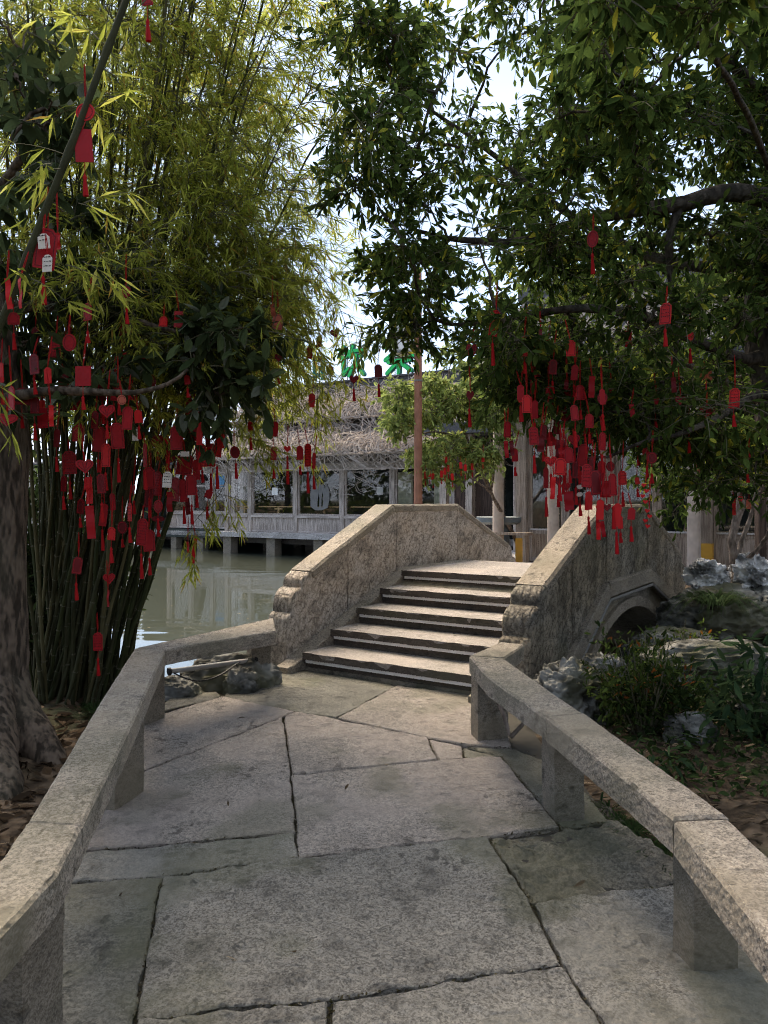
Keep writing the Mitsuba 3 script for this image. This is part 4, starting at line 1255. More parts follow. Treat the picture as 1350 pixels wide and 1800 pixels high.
part(tl, 'root', warp(warp(body, 0.045, 3.5, 5), 0.012, 14, 9), 'bark_left', smooth=70)

# pale green young tree on the far bank
r = np.random.default_rng(51)
cm = in_poly([(670, 770), (700, 690), (745, 640), (800, 610), (850, 640), (890, 700), (885, 800), (830, 830), (760, 838), (700, 830)], 13.9, 16.0, 40, r)


def young_green(k, r):
    return tint(k, r, (0.16, 0.21, 0.058), (0.28, 0.34, 0.12), 0.25, (0.30, 0.28, 0.07), 0.04)


tree('young_tree', 'pale green slender tree between the red-brown pole and the stone column', [at(925, 1010, 17.6), at(900, 935, 17.3), at(862, 865, 16.2), at(830, 790, 15.4), at(800, 720, 15.0), at(790, 650, 15.0)], [0.045, 0.04, 0.036, 0.03, 0.022, 0.012],
     [([at(862, 865, 16.2), at(840, 850, 15.4), at(815, 838, 14.8)], 0.025, 0.01), ([at(862, 865, 16.2), at(866, 800, 15.6), at(855, 740, 15.3)], 0.03, 0.01),
      ([at(830, 790, 15.4), at(770, 760, 14.9), at(715, 770, 14.6)], 0.03, 0.01)],
     cm, r.uniform(0.38, 0.58, len(cm)), 330, (0.08, 0.13), 0.46, young_green, 52, bk='bark_pale', twig_r=0.004, tw=12, rad=0.014)

# mid-green tree behind the evergreen, in front of the pavilion roof
r = np.random.default_rng(61)
cb = in_poly([(840, 600), (880, 480), (960, 430), (1100, 420), (1250, 440), (1420, 380), (1500, 700), (1300, 740), (1180, 700), (1050, 690), (920, 690)], 9.0, 12.0, 58, r)


def mid_green(k, r):
    return tint(k, r, (0.055, 0.085, 0.018), (0.12, 0.16, 0.035), 0.28, (0.26, 0.26, 0.04), 0.05)


tree('garden_tree', 'mid green garden tree beyond the bridge, seen through the dark crown on the right', [at(1470, 1010, 11), at(1430, 900, 11), at(1400, 750, 10.8), at(1330, 600, 10.6), at(1240, 480, 10.6)], [0.14, 0.12, 0.10, 0.07, 0.03],
     [([at(1400, 750, 10.8), at(1250, 660, 10.4), at(1080, 600, 10.2), at(930, 580, 10.0)], 0.06, 0.015)], cb, r.uniform(0.45, 0.7, len(cb)), 170, (0.07, 0.12), 0.40, mid_green, 62, twig_r=0.004, tw=12, rad=0.02)
r = np.random.default_rng(63)
cs = in_poly([(1130, 800), (1240, 780), (1400, 790), (1400, 880), (1260, 880), (1180, 910), (1140, 870)], 7.6, 9.2, 16, r)
tree('crooked_tree', 'small crooked double-stemmed tree on the boulder at the right edge', [at(1283, 1045, 8.6), at(1292, 990, 8.6), at(1288, 940, 8.6), at(1302, 890, 8.6), at(1300, 840, 8.5), at(1320, 780, 8.4)], [0.055, 0.05, 0.045, 0.042, 0.035, 0.02],
     [([at(1290, 1020, 8.6), at(1312, 985, 8.5), at(1335, 965, 8.4), at(1352, 930, 8.3)], 0.035, 0.02), ([at(1292, 1000, 8.62), at(1304, 950, 8.66), at(1318, 905, 8.66), at(1330, 860, 8.6)], 0.035, 0.02)],
     cs, r.uniform(0.25, 0.4, len(cs)), 90, (0.06, 0.10), 0.38, dark_green, 64, bk='bark_pale', rad=0.012)
# tree line beyond the buildings
r = np.random.default_rng(71)
for k, (x, y, D, R, lab) in enumerate(((1000, 560, 33, 2.6, 'distant green tree behind the pavilion ridge, left'), (1150, 480, 31, 3.0, 'distant tall green tree behind the pavilion, middle'), (1330, 470, 30, 3.0, 'distant green tree behind the pavilion at the right edge'),
                                       (60, 700, 44, 3.2, 'distant dark tree beyond the garden wall, far left'), (225, 800, 46, 1.9, 'distant low tree between garden wall and tea house'))):
    c0 = at(x, y, D)
    n = 34
    cc = c0 + rand_dir(n, r) * [R, R, R * 0.8] * r.uniform(0.3, 1.0, (n, 1))
    tree('distant_tree', lab, [[c0[0], D, -0.1], [c0[0] + 0.2, D, c0[2] * 0.5], [c0[0], D, c0[2]], [c0[0], D, c0[2] + R * 0.6]], [0.25, 0.2, 0.12, 0.05], [], cc, np.full(n, R * 0.36), 150, (0.14, 0.26), 0.5, mid_green, 72 + k, twig_r=0.008, tw=14, broad=False, rad=0.03)

# big trees that stand round the place outside the picture: they shade it and mirror in the panes
r = np.random.default_rng(77)
for k, (x, y, h, R, lab) in enumerate(((-5.5, -1.5, 4.2, 2.6, 'big dense tree left behind the viewer'), (-1.0, -6.0, 4.6, 3.0, 'big dense tree straight behind the viewer'), (4.6, -4.0, 4.4, 2.8, 'big dense tree right behind the viewer'),
                                       (7.5, 2.5, 4.4, 2.8, 'big dense tree right of the garden bed'), (10.5, 8.0, 5.0, 3.2, 'big dense tree right of the pavilion path'), (-21.0, 17.5, 5.0, 4.2, 'tall dense tree on the left shore of the pond, nearest'), (-27.0, 11.0, 5.5, 4.5, 'tall dense tree on the left shore of the pond, second'), (-31.0, 19.0, 5.5, 4.5, 'tall dense tree on the left shore of the pond, farthest'), (-19.0, 10.0, 4.5, 3.4, 'tall dense tree on the left shore of the pond, close to the bank'))):
    n = 46
    cc = np.array([x, y, h]) + rand_dir(n, r) * [R, R, R * 0.95] * r.uniform(0.35, 1.0, (n, 1))
    cc = np.vstack([cc, np.array([x, y, 1.2]) + rand_dir(16, r) * [R * 0.8, R * 0.8, 0.9]])
    cc = cc[cc[:, 1] < 0.62 * np.abs(cc[:, 0]) * 2 - 1.2] if k < 4 else cc
    tree('garden_tree', lab, [[x, y, -0.1], [x + 0.1, y, h * 0.4], [x - 0.1, y, h * 0.8], [x, y, h + R * 0.5]], [0.22, 0.2, 0.14, 0.05], [], cc, np.full(len(cc), R * 0.36), 130, (0.16, 0.30), 0.5, mid_green, 130 + k, twig_r=0.008, tw=14, broad=False, rad=0.03)

# ------------------------------------------------------------------ bamboo
bc = thing('bamboo_clump', 'tall bamboo clump on the pond bank fanning out to the right', 'bamboo')
r = np.random.default_rng(81)
lv, tg = Leaves(), Twigs()


def bamboo_green(k):
    return tint(k, r, (0.24, 0.285, 0.042), (0.45, 0.475, 0.095), 0.30, (0.42, 0.27, 0.06), 0.04)


def spray(p, d, n_fan, L=0.35, s=(0.075, 0.145)):
    """One drooping branchlet ending in fans of narrow leaves."""
    e = p + unit(d) * L + [0, 0, -0.25 * L * L / 0.35]
    m = (p + e) / 2 + [0, 0, 0.10 * L]
    c = bez(p, m, e, 6)
    tg.add(c, 0.0028, 0.0011, 3)
    for q_ in np.linspace(0.35, 1.0, n_fan):
        b = (1 - q_) ** 2 * p + 2 * q_ * (1 - q_) * m + q_ ** 2 * e
        k = r.integers(3, 7)
        ax = unit(c[-1] - c[-3])
        D = ax * 0.9 + rand_dir(k, r) * 0.75 + [0, 0, -0.30]
        l = r.uniform(*s, k)
        lv.add(b + r.normal(size=(k, 3)) * 0.006, D, l, l * r.uniform(0.092, 0.135, k), bamboo_green(k), r, 0.10, 0.35)


def culm(base_, dx, dy, H, droop, r0, leaf_from=0.4, dens=1.0, skin='culm_skin', key=None, bare=False):
    s = np.linspace(0, 1, 46)
    p = np.stack([base_[0] + dx * s ** 0.97, base_[1] + dy * s ** 0.97, base_[2] + H * (1.3 * s - 0.3 * droop * s ** 3)], -1)
    p[:, :2] += np.cumsum(r.normal(size=(46, 2)) * 0.004, 0)
    rad = r0 * (1 - 0.82 * s)
    full, fr = [], []
    for k in range(45):
        full += [p[k], p[k] * 0.96 + p[k + 1] * 0.04, p[k] * 0.9 + p[k + 1] * 0.1] if k % 2 == 0 else [p[k]]
        fr += [rad[k] * 1.05, rad[k] * 1.22, rad[k]] if k % 2 == 0 else [rad[k]]
    part(bc if key is None else key, 'culm', tube(np.array(full), np.array(fr), 7), skin, smooth=50)
    rings = [tube(np.array([p[q_], p[q_] * 0.96 + p[q_ + 1] * 0.04, p[q_] * 0.93 + p[q_ + 1] * 0.07]), np.array([1.12, 1.38, 1.1]) * rad[q_], 6) for q_ in range(2, 34, 2)]
    part(bc if key is None else key, 'culm_rings', cat(rings), 'culm_node', kind='stuff')
    if bare:
        return p
    nb = int(30 * dens)
    for q_ in r.uniform(leaf_from, 1.0, nb):
        k = min(int(q_ * 45), 44)
        out = unit(np.array([dx, dy, 0]) * 0.35 + rand_dir(1, r)[0] * [1, 1, 0.5] * 1.0 + [0, 0, 0.25])
        L = r.uniform(0.35, 0.95) * (1.15 - 0.45 * q_)
        e = p[k] + out * L + [0, 0, -0.18 * L]
        m = p[k] + out * L * 0.5 + [0, 0, 0.16 * L]
        c = bez(p[k], m, e, 8)
        tg.add(c, 0.0045, 0.0018, 3)
        for w in r.uniform(0.25, 1.0, r.integers(3, 6)):
            b = (1 - w) ** 2 * p[k] + 2 * w * (1 - w) * m + w ** 2 * e
            spray(b, out + rand_dir(1, r)[0] * 0.8 + [0, 0, -0.25], r.integers(3, 6), r.uniform(0.16, 0.36), (0.06, 0.125))
    return p


for k in range(100):
    a = r.uniform(0, 2 * np.pi)
    rr_ = math.sqrt(r.random())
    b = np.array([-2.42 + 0.34 * rr_ * math.cos(a), 6.15 + 0.38 * rr_ * math.sin(a), 0.0])
    b[2] = float(gz(b[0], b[1])) - 0.03
    t_ = r.random()
    H = r.uniform(4.6, 7.2)
    lean = -0.6 + 2.55 * r.random() ** 0.72 + 0.3 * math.cos(a)
    if k < 24:                                             # the low, far-arching culms on the right
        H, lean = r.uniform(3.2, 4.6), r.uniform(1.05, 1.62)
    culm(b, lean, r.normal() * 0.7 - 0.1, H, r.uniform(0.9, 1.3) if k >= 24 else r.uniform(1.5, 1.95), r.uniform(0.012, 0.019), 0.42 if k >= 24 else 0.55, 0.55, ['culm_pale', 'culm_green', 'culm_skin', 'culm_skin'][r.integers(0, 4)])
for k in range(16):                                        # short broken culms and shoots at the foot
    b = np.array([-2.46 + np.clip(r.normal(), -1, 1) * 0.28, 6.1 + np.clip(r.normal(), -1, 1) * 0.3, 0.0])
    b[2] = float(gz(b[0], b[1])) - 0.03
    culm(b, r.uniform(0.0, 0.6), r.normal() * 0.15, r.uniform(1.2, 2.6), 0.9, r.uniform(0.008, 0.014), bare=True, skin='culm_pale' if r.random() < 0.4 else 'culm_skin')
# a drooping shoot low over the water
c = spline([at(395, 770, 5.6), at(400, 830, 5.5), at(385, 870, 5.5), at(352, 905, 5.45), at(342, 985, 5.4)], 14)
tg.add(c, 0.004, 0.0015, 4)
keep = bamboo_green
bamboo_green = lambda k: tint(k, r, (0.22, 0.25, 0.035), (0.38, 0.40, 0.07), 0.2, (0.42, 0.30, 0.06), 0.05)
for q_ in (6, 7, 8, 9, 10, 11, 12, 13, 13):
    spray(c[q_], rand_dir(1, r)[0] * 0.7 + [0.1, 0, -0.7], 3, 0.16, (0.08, 0.14))
for b in (at(375, 850, 5.5), at(395, 868, 5.5), at(365, 872, 5.5), at(410, 880, 5.5)):
    spray(b, [0.2, 0, -0.7], 3, 0.18, (0.08, 0.14))
for pts_ in ([at(400, 480, 6.0), at(455, 560, 5.9), at(480, 650, 5.8), at(476, 790, 5.7)], [at(460, 480, 6.1), at(530, 570, 6.0), at(556, 660, 5.9), at(540, 800, 5.8)], [at(500, 430, 6.0), at(575, 500, 5.9), at(612, 590, 5.8), at(618, 690, 5.75)],
             [at(380, 600, 5.7), at(430, 660, 5.6), at(446, 730, 5.6), at(440, 800, 5.5)], [at(430, 440, 5.8), at(510, 520, 5.6), at(552, 600, 5.5), at(560, 700, 5.5)], [at(480, 560, 6.2), at(520, 620, 6.2), at(515, 720, 6.1)]):
    c = spline(pts_, 16)
    tg.add(c, 0.005, 0.0015, 4)
    for q_ in range(2, 16):
        for w in range(2):
            spray(c[q_], rand_dir(1, r)[0] * [0.8, 0.8, 0.4] + [0.05, 0, -0.45], r.integers(2, 4), r.uniform(0.14, 0.26), (0.07, 0.13))
bamboo_green = keep
part(bc, 'twigs', tg.mesh(), 'twig_skin', kind='stuff')
m, c = lv.mesh()
part(bc, 'foliage', m, 'leaf_thin', color=c, kind='stuff')
# the thick culm that leans across the upper left corner
lv, tg = Leaves(), Twigs()
bl = thing('bamboo_culm', 'single thick bamboo culm slanting across the upper left corner, hung with tags', 'bamboo')
p = spline([(-2.42, 3.3, float(gz(-2.42, 3.3)) - 0.05), at(-120, 780, 3.25), at(0, 570, 3.2), at(60, 420, 3.2), at(120, 270, 3.2), at(180, 110, 3.2), at(222, 0, 3.2), at(300, -260, 3.2)], 60)
rad = np.linspace(0.02, 0.012, 60)
fr = rad * (1 + 0.25 * (np.arange(60) % 6 == 0))
part(bl, 'stem', tube(p, fr, 10), 'culm_skin', smooth=50)
for q_ in np.linspace(0.35, 0.98, 26):
    k = int(q_ * 59)
    e = p[k] + unit(rand_dir(1, r)[0] * [1, 1, 0.5]) * 0.25
    for w in range(2):
        spray(p[k] + (e - p[k]) * r.random(), (e - p[k]) + rand_dir(1, r)[0] * 0.2, 2, 0.2, (0.08, 0.16))
part(bl, 'twigs', tg.mesh(), 'twig_skin', kind='stuff')
m, c = lv.mesh()
part(bl, 'foliage', m, 'leaf_thin', color=c, kind='stuff')

# ------------------------------------------------------------------ low plants
r = np.random.default_rng(91)


def grass_clump(name, label, c, n, L, w, a, b, seed, spread=0.12, group=None, cat_='grass clump'):
    q_ = np.random.default_rng(seed)
    v, f, col = [], [], []
    for k in range(n):
        ang = q_.uniform(0, 2 * np.pi)
        l = L * q_.uniform(0.6, 1.1)
        d = np.array([math.cos(ang), math.sin(ang), 0])
        s = np.linspace(0, 1, 7)[:, None]
        b0 = c + d * q_.uniform(0, spread)
        out = q_.uniform(0.35, 0.95)
        mid = b0 + d * l * out * s + np.array([0, 0, 1]) * l * (0.75 * s - (0.35 + 0.75 * out) * s ** 2)
        side = np.cross(d, [0, 0, 1]) * w * (1 - s ** 2 * 0.98) * 0.5
        base_ = len(v) * 14
        v.append(np.hstack([mid - side, mid + side]).reshape(-1, 3))
        for i_ in range(6):
            f += [(base_ + 2 * i_, base_ + 2 * i_ + 1, base_ + 2 * i_ + 3), (base_ + 2 * i_, base_ + 2 * i_ + 3, base_ + 2 * i_ + 2)]
        col.append(np.repeat(tint(1, q_, a, b, 0.25), 14, 0))
    k = thing(name, label, cat_, group)
    put(k, (np.vstack(v), np.array(f)), 'leaf', color=np.vstack(col))
    return k


grass_clump('strappy_grass', 'long arching strappy grass clump on the boulder right of the bridge', at(1258, 1062, 8.0), 190, 0.62, 0.014, (0.05, 0.085, 0.035), (0.11, 0.155, 0.07), 1, 0.16)
for k, (x, y, lab) in enumerate(((-1.93, 5.35, 'dark mondo grass tuft behind the left railing, nearest the corner'), (-2.08, 5.62, 'dark mondo grass tuft at the bamboo foot'), (-1.85, 5.75, 'dark mondo grass tuft between bamboo and pond edge'))):
    grass_clump('mondo_grass', lab, np.array([x, y, float(gz(x, y))]), 120, 0.27, 0.006, (0.02, 0.04, 0.015), (0.05, 0.085, 0.03), 10 + k, 0.1)
for k in range(16):
    t_ = k / 15
    x, y = 1.20 - 0.10 * t_ + r.normal() * 0.03, 2.75 + 1.1 * t_ + r.normal() * 0.05
    x = 1.02 + 0.10 * (1 - t_) + 0.10
    grass_clump('mondo_grass', 'small dark mondo grass tuft along the outer foot of the right railing', np.array([x, y, float(gz(x, y))]), 60, 0.16, 0.005, (0.02, 0.04, 0.015), (0.05, 0.085, 0.03), 30 + k, 0.06, 'mondo grass tufts along the right railing')


def shrub(name, label, c, h, n, size, width, a, b, odd, p_odd, seed, spread, leaflets=7, category='shrub'):
    q_ = np.random.default_rng(seed)
    k = thing(name, label, category)
    lv, st = Leaves(), Twigs()
    for i_ in range(n):
        ang, s_ = q_.uniform(0, 2 * np.pi), math.sqrt(q_.random())
        top = c + np.array([math.cos(ang) * s_ * spread[0], math.sin(ang) * s_ * spread[1], h * q_.uniform(0.35, 1.0) * (1.1 - 0.4 * s_)])
        p0 = c + (top - c) * [0.25, 0.25, 0]
        pth = bez(p0, (p0 + top) / 2 + [0, 0, 0.1 * h], top, 7)
        st.add(pth, 0.006, 0.0022, 4)
        for t_ in q_.uniform(0.35, 1.0, 4):
            P = pth[0] + (pth[-1] - pth[0]) * t_
            m_ = q_.integers(max(2, leaflets - 2), leaflets + 3)
            ax = unit(rand_dir(1, q_)[0] * [1, 1, 0.3] + (top - c) * 0.6)
            along = np.linspace(0.02, 0.16 * size[1] / 0.06, m_)[:, None]
            D = ax * 0.5 + rand_dir(m_, q_) * 0.85 + [0, 0, -0.25]
            L = q_.uniform(*size, m_)
            lv.add(P + ax * along, D, L, L * width, tint(m_, q_, a, b, 0.3, odd, p_odd), q_, 0.15, 0.4, True)
    part(k, 'stems', st.mesh(), 'twig_skin', kind='stuff')
    m, c_ = lv.mesh()
    part(k, 'leaves', m, 'leaf', color=c_, kind='stuff')
    return k


def on(x, y, D):
    p = at(x, y, D)
    p[2] = float(gz(p[0], p[1]))
    return p


shrub('nandina_shrub', 'dark nandina shrub with a few reddish leaflets in front of the arch', on(1130, 1300, 4.95), 0.72, 85, (0.035, 0.065), 0.34, (0.02, 0.035, 0.012), (0.05, 0.075, 0.02), (0.22, 0.07, 0.02), 0.03, 101, (0.34, 0.34))
shrub('nandina_shrub', 'lower bright-tipped nandina right of the arch opening', on(1190, 1200, 6.4), 0.62, 45, (0.035, 0.06), 0.34, (0.03, 0.055, 0.015), (0.09, 0.13, 0.03), (0.25, 0.10, 0.02), 0.03, 102, (0.3, 0.3))
shrub('broadleaf_shrub', 'low shrub with long glossy leaves at the right frame edge', on(1335, 1290, 4.9), 0.42, 34, (0.09, 0.15), 0.30, (0.025, 0.05, 0.025), (0.06, 0.10, 0.045), (0.15, 0.17, 0.10), 0.05, 103, (0.34, 0.34), 5)
shrub('broadleaf_shrub', 'leafy dark shrub on the slope below the boulders', on(1290, 1150, 6.6), 0.42, 40, (0.06, 0.11), 0.30, (0.02, 0.04, 0.018), (0.055, 0.09, 0.035), (0.15, 0.17, 0.10), 0.05, 104, (0.6, 0.35), 5)
shrub('broadleaf_shrub', 'small dark seedling shrub standing in the leaf litter', on(1120, 1340, 4.2), 0.20, 14, (0.05, 0.09), 0.32, (0.02, 0.04, 0.02), (0.05, 0.085, 0.04), (0.15, 0.17, 0.10), 0.03, 105, (0.2, 0.2), 4)
shrub('broadleaf_shrub', 'dark leafy shrub beside the boulders at the far right', on(1330, 1120, 7.4), 0.5, 40, (0.06, 0.11), 0.30, (0.02, 0.04, 0.018), (0.055, 0.09, 0.035), (0.15, 0.17, 0.10), 0.05, 106, (0.5, 0.3), 5)
shrub('pond_shrub', 'dark leafy bush behind the bamboo culms on the bank', on(70, 1230, 6.9), 2.7, 230, (0.07, 0.13), 0.34, (0.02, 0.035, 0.014), (0.05, 0.07, 0.025), (0.14, 0.15, 0.06), 0.03, 107, (0.75, 0.35), 6)


def litter(name, label, poly, n, size, a, b, seed, width=0.28, lift=0.012):
    q_ = np.random.default_rng(seed)
    P = Polygon(poly)
    x0, y0, x1, y1 = P.bounds
    xy = q_.uniform((x0, y0), (x1, y1), (n * 3, 2))
    xy = xy[shapely.contains_xy(P, xy[:, 0], xy[:, 1])][:n]
    n = len(xy)
    lv = Leaves()
    L = q_.uniform(*size, n)
    D = q_.normal(size=(n, 3)) * [1, 1, 0.22]
    lv.add(np.c_[xy, gz(xy[:, 0], xy[:, 1]) + q_.uniform(0.003, lift, n)], D, L, L * q_.uniform(width * 0.6, width * 1.3, n), tint(n, q_, a, b, 0.4, (0.36, 0.27, 0.18), 0.06), q_, 0.2, 0.6, True)
    m, c_ = lv.mesh()
    k = thing(name, label, 'leaves', kind='stuff')
    put(k, m, 'leaf', color=c_)


litter('fallen_leaves', 'brown fallen leaves and bamboo blades on the soil of the garden bed', [(1.15, 2.2), (4.2, 2.2), (4.2, 7.2), (1.3, 6.2), (1.05, 4.9), (1.15, 3.2)], 5200, (0.04, 0.10), (0.05, 0.038, 0.026), (0.15, 0.118, 0.08), 111, 0.2)
litter('fallen_leaves', 'brown fallen leaves behind the left railing at the tree roots', [(-1.2, 2.2), (-3.5, 2.2), (-3.5, 6.2), (-1.95, 5.9), (-1.6, 4.6)], 2200, (0.05, 0.12), (0.045, 0.033, 0.023), (0.13, 0.092, 0.06), 112, 0.42)
litter('low_weeds', 'low dark green weeds among the stones of the garden bed', [(1.3, 3.9), (3.6, 3.4), (4.4, 7.6), (1.5, 6.0)], 5600, (0.03, 0.085), (0.025, 0.042, 0.016), (0.065, 0.10, 0.036), 113, 0.36, 0.09)
litter('path_litter', 'few dry leaves and twigs lying on the path slabs', [(-0.9, 2.2), (0.95, 2.2), (0.5, 5.0), (0.6, 5.6), (-0.9, 6.0), (-1.2, 4.6)], 70, (0.02, 0.06), (0.06, 0.045, 0.03), (0.22, 0.17, 0.11), 116, 0.22, 0.075)
q_ = np.random.default_rng(115)
lv = Leaves()
n = 150
xy = np.c_[q_.uniform(-7, 0.5, n), q_.uniform(8, 19, n)]
lv.add(np.c_[xy, np.full(n, WATER + 0.004)], q_.normal(size=(n, 3)) * [1, 1, 0.02], q_.uniform(0.04, 0.10, n), q_.uniform(0.015, 0.03, n), tint(n, q_, (0.2, 0.17, 0.1), (0.4, 0.36, 0.26), 0.2), q_, 0.02, 0.0, up=np.tile([0, 0, 1.0], (n, 1)))
m, c = lv.mesh()
put('floating_leaves', m, 'leaf', color=c)
labels['floating_leaves'] = {'kind': 'stuff', 'label': 'scattered pale leaves floating on the pond', 'category': 'leaves'}

# ------------------------------------------------------------------ red wish tags
def arch_card(w, h):
    c = w * 0.22
    return Polygon([(-w / 2, -h / 2), (w / 2, -h / 2), (w / 2, h / 2 - c * 1.2), (w / 2 - c * 0.5, h / 2 - c * 0.9), (w / 2 - c, h / 2 - c * 0.2), (c * 0.7, h / 2), (-c * 0.7, h / 2), (-w / 2 + c, h / 2 - c * 0.2), (-w / 2 + c * 0.5, h / 2 - c * 0.9), (-w / 2, h / 2 - c * 1.2)])


def heart(w, h):
    t = np.linspace(0, 2 * np.pi, 29)[:-1]
    x = 16 * np.sin(t) ** 3
    y = 13 * np.cos(t) - 5 * np.cos(2 * t) - 2 * np.cos(3 * t) - np.cos(4 * t)
    return Polygon(np.c_[x / 32 * w, (y + 2.5) / 29 * h])


def outline(kind, w, h):
    if kind in ('card', 'paper', 'gold'):
        return arch_card(w, h)
    if kind == 'heart':
        return heart(w, h)
    if kind == 'disc':
        t = np.linspace(0, 2 * np.pi, 25)[:-1]
        return Polygon(np.c_[np.cos(t) * w / 2, np.sin(t) * h / 2])
    if kind == 'plain':
        return shapely.box(-w / 2, -h / 2, w / 2, h / 2)


def ext(poly, t, z=0.0):
    m = trimesh.creation.extrude_polygon(poly, t, engine='earcut')
    m.vertices[:, 2] += z - t / 2
    return m


WORDS = {'card': 'rectangular red wish tag', 'heart': 'heart-shaped red wish tag', 'disc': 'round red wish tag', 'paper': 'white paper wish tag', 'gold': 'faded orange wish tag', 'plain': 'plain red wish card', 'ribbon': 'red ribbon', 'bits': 'string of small red charms'}
r = np.random.default_rng(121)


def tag(x, y, w, h, kind, D, loc, mat=None, tassel=None, yaw=None, roll=None, group=None):
    """One tag: its card seen w x h pixels large at x, y of the photograph, D metres away."""
    S = D / F
    w, h = w * 0.9, h * 0.88
    W_, H_ = w * S, h * S
    mat = mat or {'paper': 'paper', 'gold': 'red_faded'}.get(kind, r.choice(['red_card', 'red_card', 'red_card', 'red_bright', 'red_old']))
    yaw = r.normal() * 0.35 if yaw is None else yaw
    roll = r.normal() * 0.07 if roll is None else roll
    k = thing('wish_tag', loc, 'wish tag', group or 'red wish tags hung in the trees')
    c = at(x, y, D)
    cy, sy, cr, sr = math.cos(yaw), math.sin(yaw), math.cos(roll), math.sin(roll)
    # card plane: x right, y up, z towards the camera
    R = np.array([[cy, 0, sy], [sy, 0, -cy], [0, 1, 0]]) @ np.array([[cr, -sr, 0], [sr, cr, 0], [0, 0, 1]])

    def world(m):
        m.vertices = m.vertices @ R.T + c
        if m.volume < 0:
            m.invert()
        return m
    top = c + R @ np.array([0, H_ / 2, 0])
    bot = c + R @ np.array([0, -H_ / 2, 0])
    if kind == 'ribbon':
        s = np.linspace(-0.5, 0.5, 9)
        v = []
        for q_ in s:
            wv = 0.003 * math.sin(q_ * 9 + x)
            v += [[-W_ / 2, q_ * H_, wv], [W_ / 2, q_ * H_, wv + 0.002]]
        f = []
        for q_ in range(8):
            f += [(2 * q_, 2 * q_ + 1, 2 * q_ + 3), (2 * q_, 2 * q_ + 3, 2 * q_ + 2)]
        m = trimesh.Trimesh(np.array(v), np.array(f), process=False)
        m2 = trimesh.Trimesh(np.array(v) - [0, 0, 0.0012], np.array(f)[:, ::-1], process=False)
        m = cat([m, m2])
        m.vertices = m.vertices @ R.T + c
        part(k, 'strip', m, mat)
    elif kind == 'bits':
        n = max(4, int(h / 8))
        for q_ in range(n):
            m = ext(heart(W_ * 0.8, W_ * 0.7), 0.008)
            m.vertices[:, 0] += (q_ % 2 - 0.5) * W_ * 0.5
            m.vertices[:, 1] += H_ * (0.5 - (q_ + 0.5) / n)
            part(k, 'charm', world(m), mat)
    else:
        poly = outline(kind, W_, H_)
        part(k, 'card', world(ext(poly, 0.004)), mat)
        inner = poly.buffer(-min(W_, H_) * 0.10, join_style=2)
        if kind in ('card', 'heart', 'disc', 'gold') and not inner.is_empty and inner.geom_type == 'Polygon':
            ring = inner.difference(inner.buffer(-min(W_, H_) * 0.045, join_style=2))
            if ring.geom_type == 'Polygon' and min(w, h) > 14:
                part(k, 'border', world(ext(ring, 0.0058)), 'red_old' if mat != 'red_old' else 'red_card')
        if kind == 'paper' or (kind == 'card' and r.random() < 0.35 and w > 14):
            ls = []
            for q_ in range(int(H_ / 0.022)):
                yy = H_ * 0.34 - q_ * 0.018
                if yy < -H_ * 0.38:
                    break
                xx = -W_ * 0.36
                while xx < W_ * 0.30:
                    l_ = r.uniform(0.004, 0.011)
                    b = trimesh.creation.box(bounds=[[xx, yy, 0.0021], [xx + l_, yy + r.uniform(0.002, 0.006), 0.0032]])
                    ls.append(b)
                    xx += l_ + 0.004
            if ls:
                part(k, 'writing', world(cat(ls)), 'ink' if kind == 'paper' else 'red_old', kind='stuff')
    up_ = top + [r.normal() * 0.012, r.normal() * 0.02, r.uniform(0.07, 0.20)]
    mid = (top + up_) / 2
    part(k, 'cord', cat([tube(bez(top, mid + [o, 0, 0], up_, 5), 0.0017, 4) for o in (-0.006, 0.006)]), 'red_thread')
    if tassel is None:
        tassel = 0 if kind in ('ribbon', 'bits') else r.choice([0, 0.5, 0.8, 1.0])
    if tassel:
        L = tassel * max(H_ * 0.8, 0.07)
        g = bot + [0, 0, -r.uniform(0.02, 0.06)]
        part(k, 'tassel', cat([tube(np.array([bot, g]), 0.0016, 4), tube(np.array([g, g + [0, 0, -0.012], g + [0, 0, -0.022], g + [0.002, 0, -0.022 - L * 0.5], g + [0.004, 0.002, -0.022 - L]]), [0.004, 0.009, 0.006, 0.010, 0.012], 8)]), 'red_thread', smooth=60)


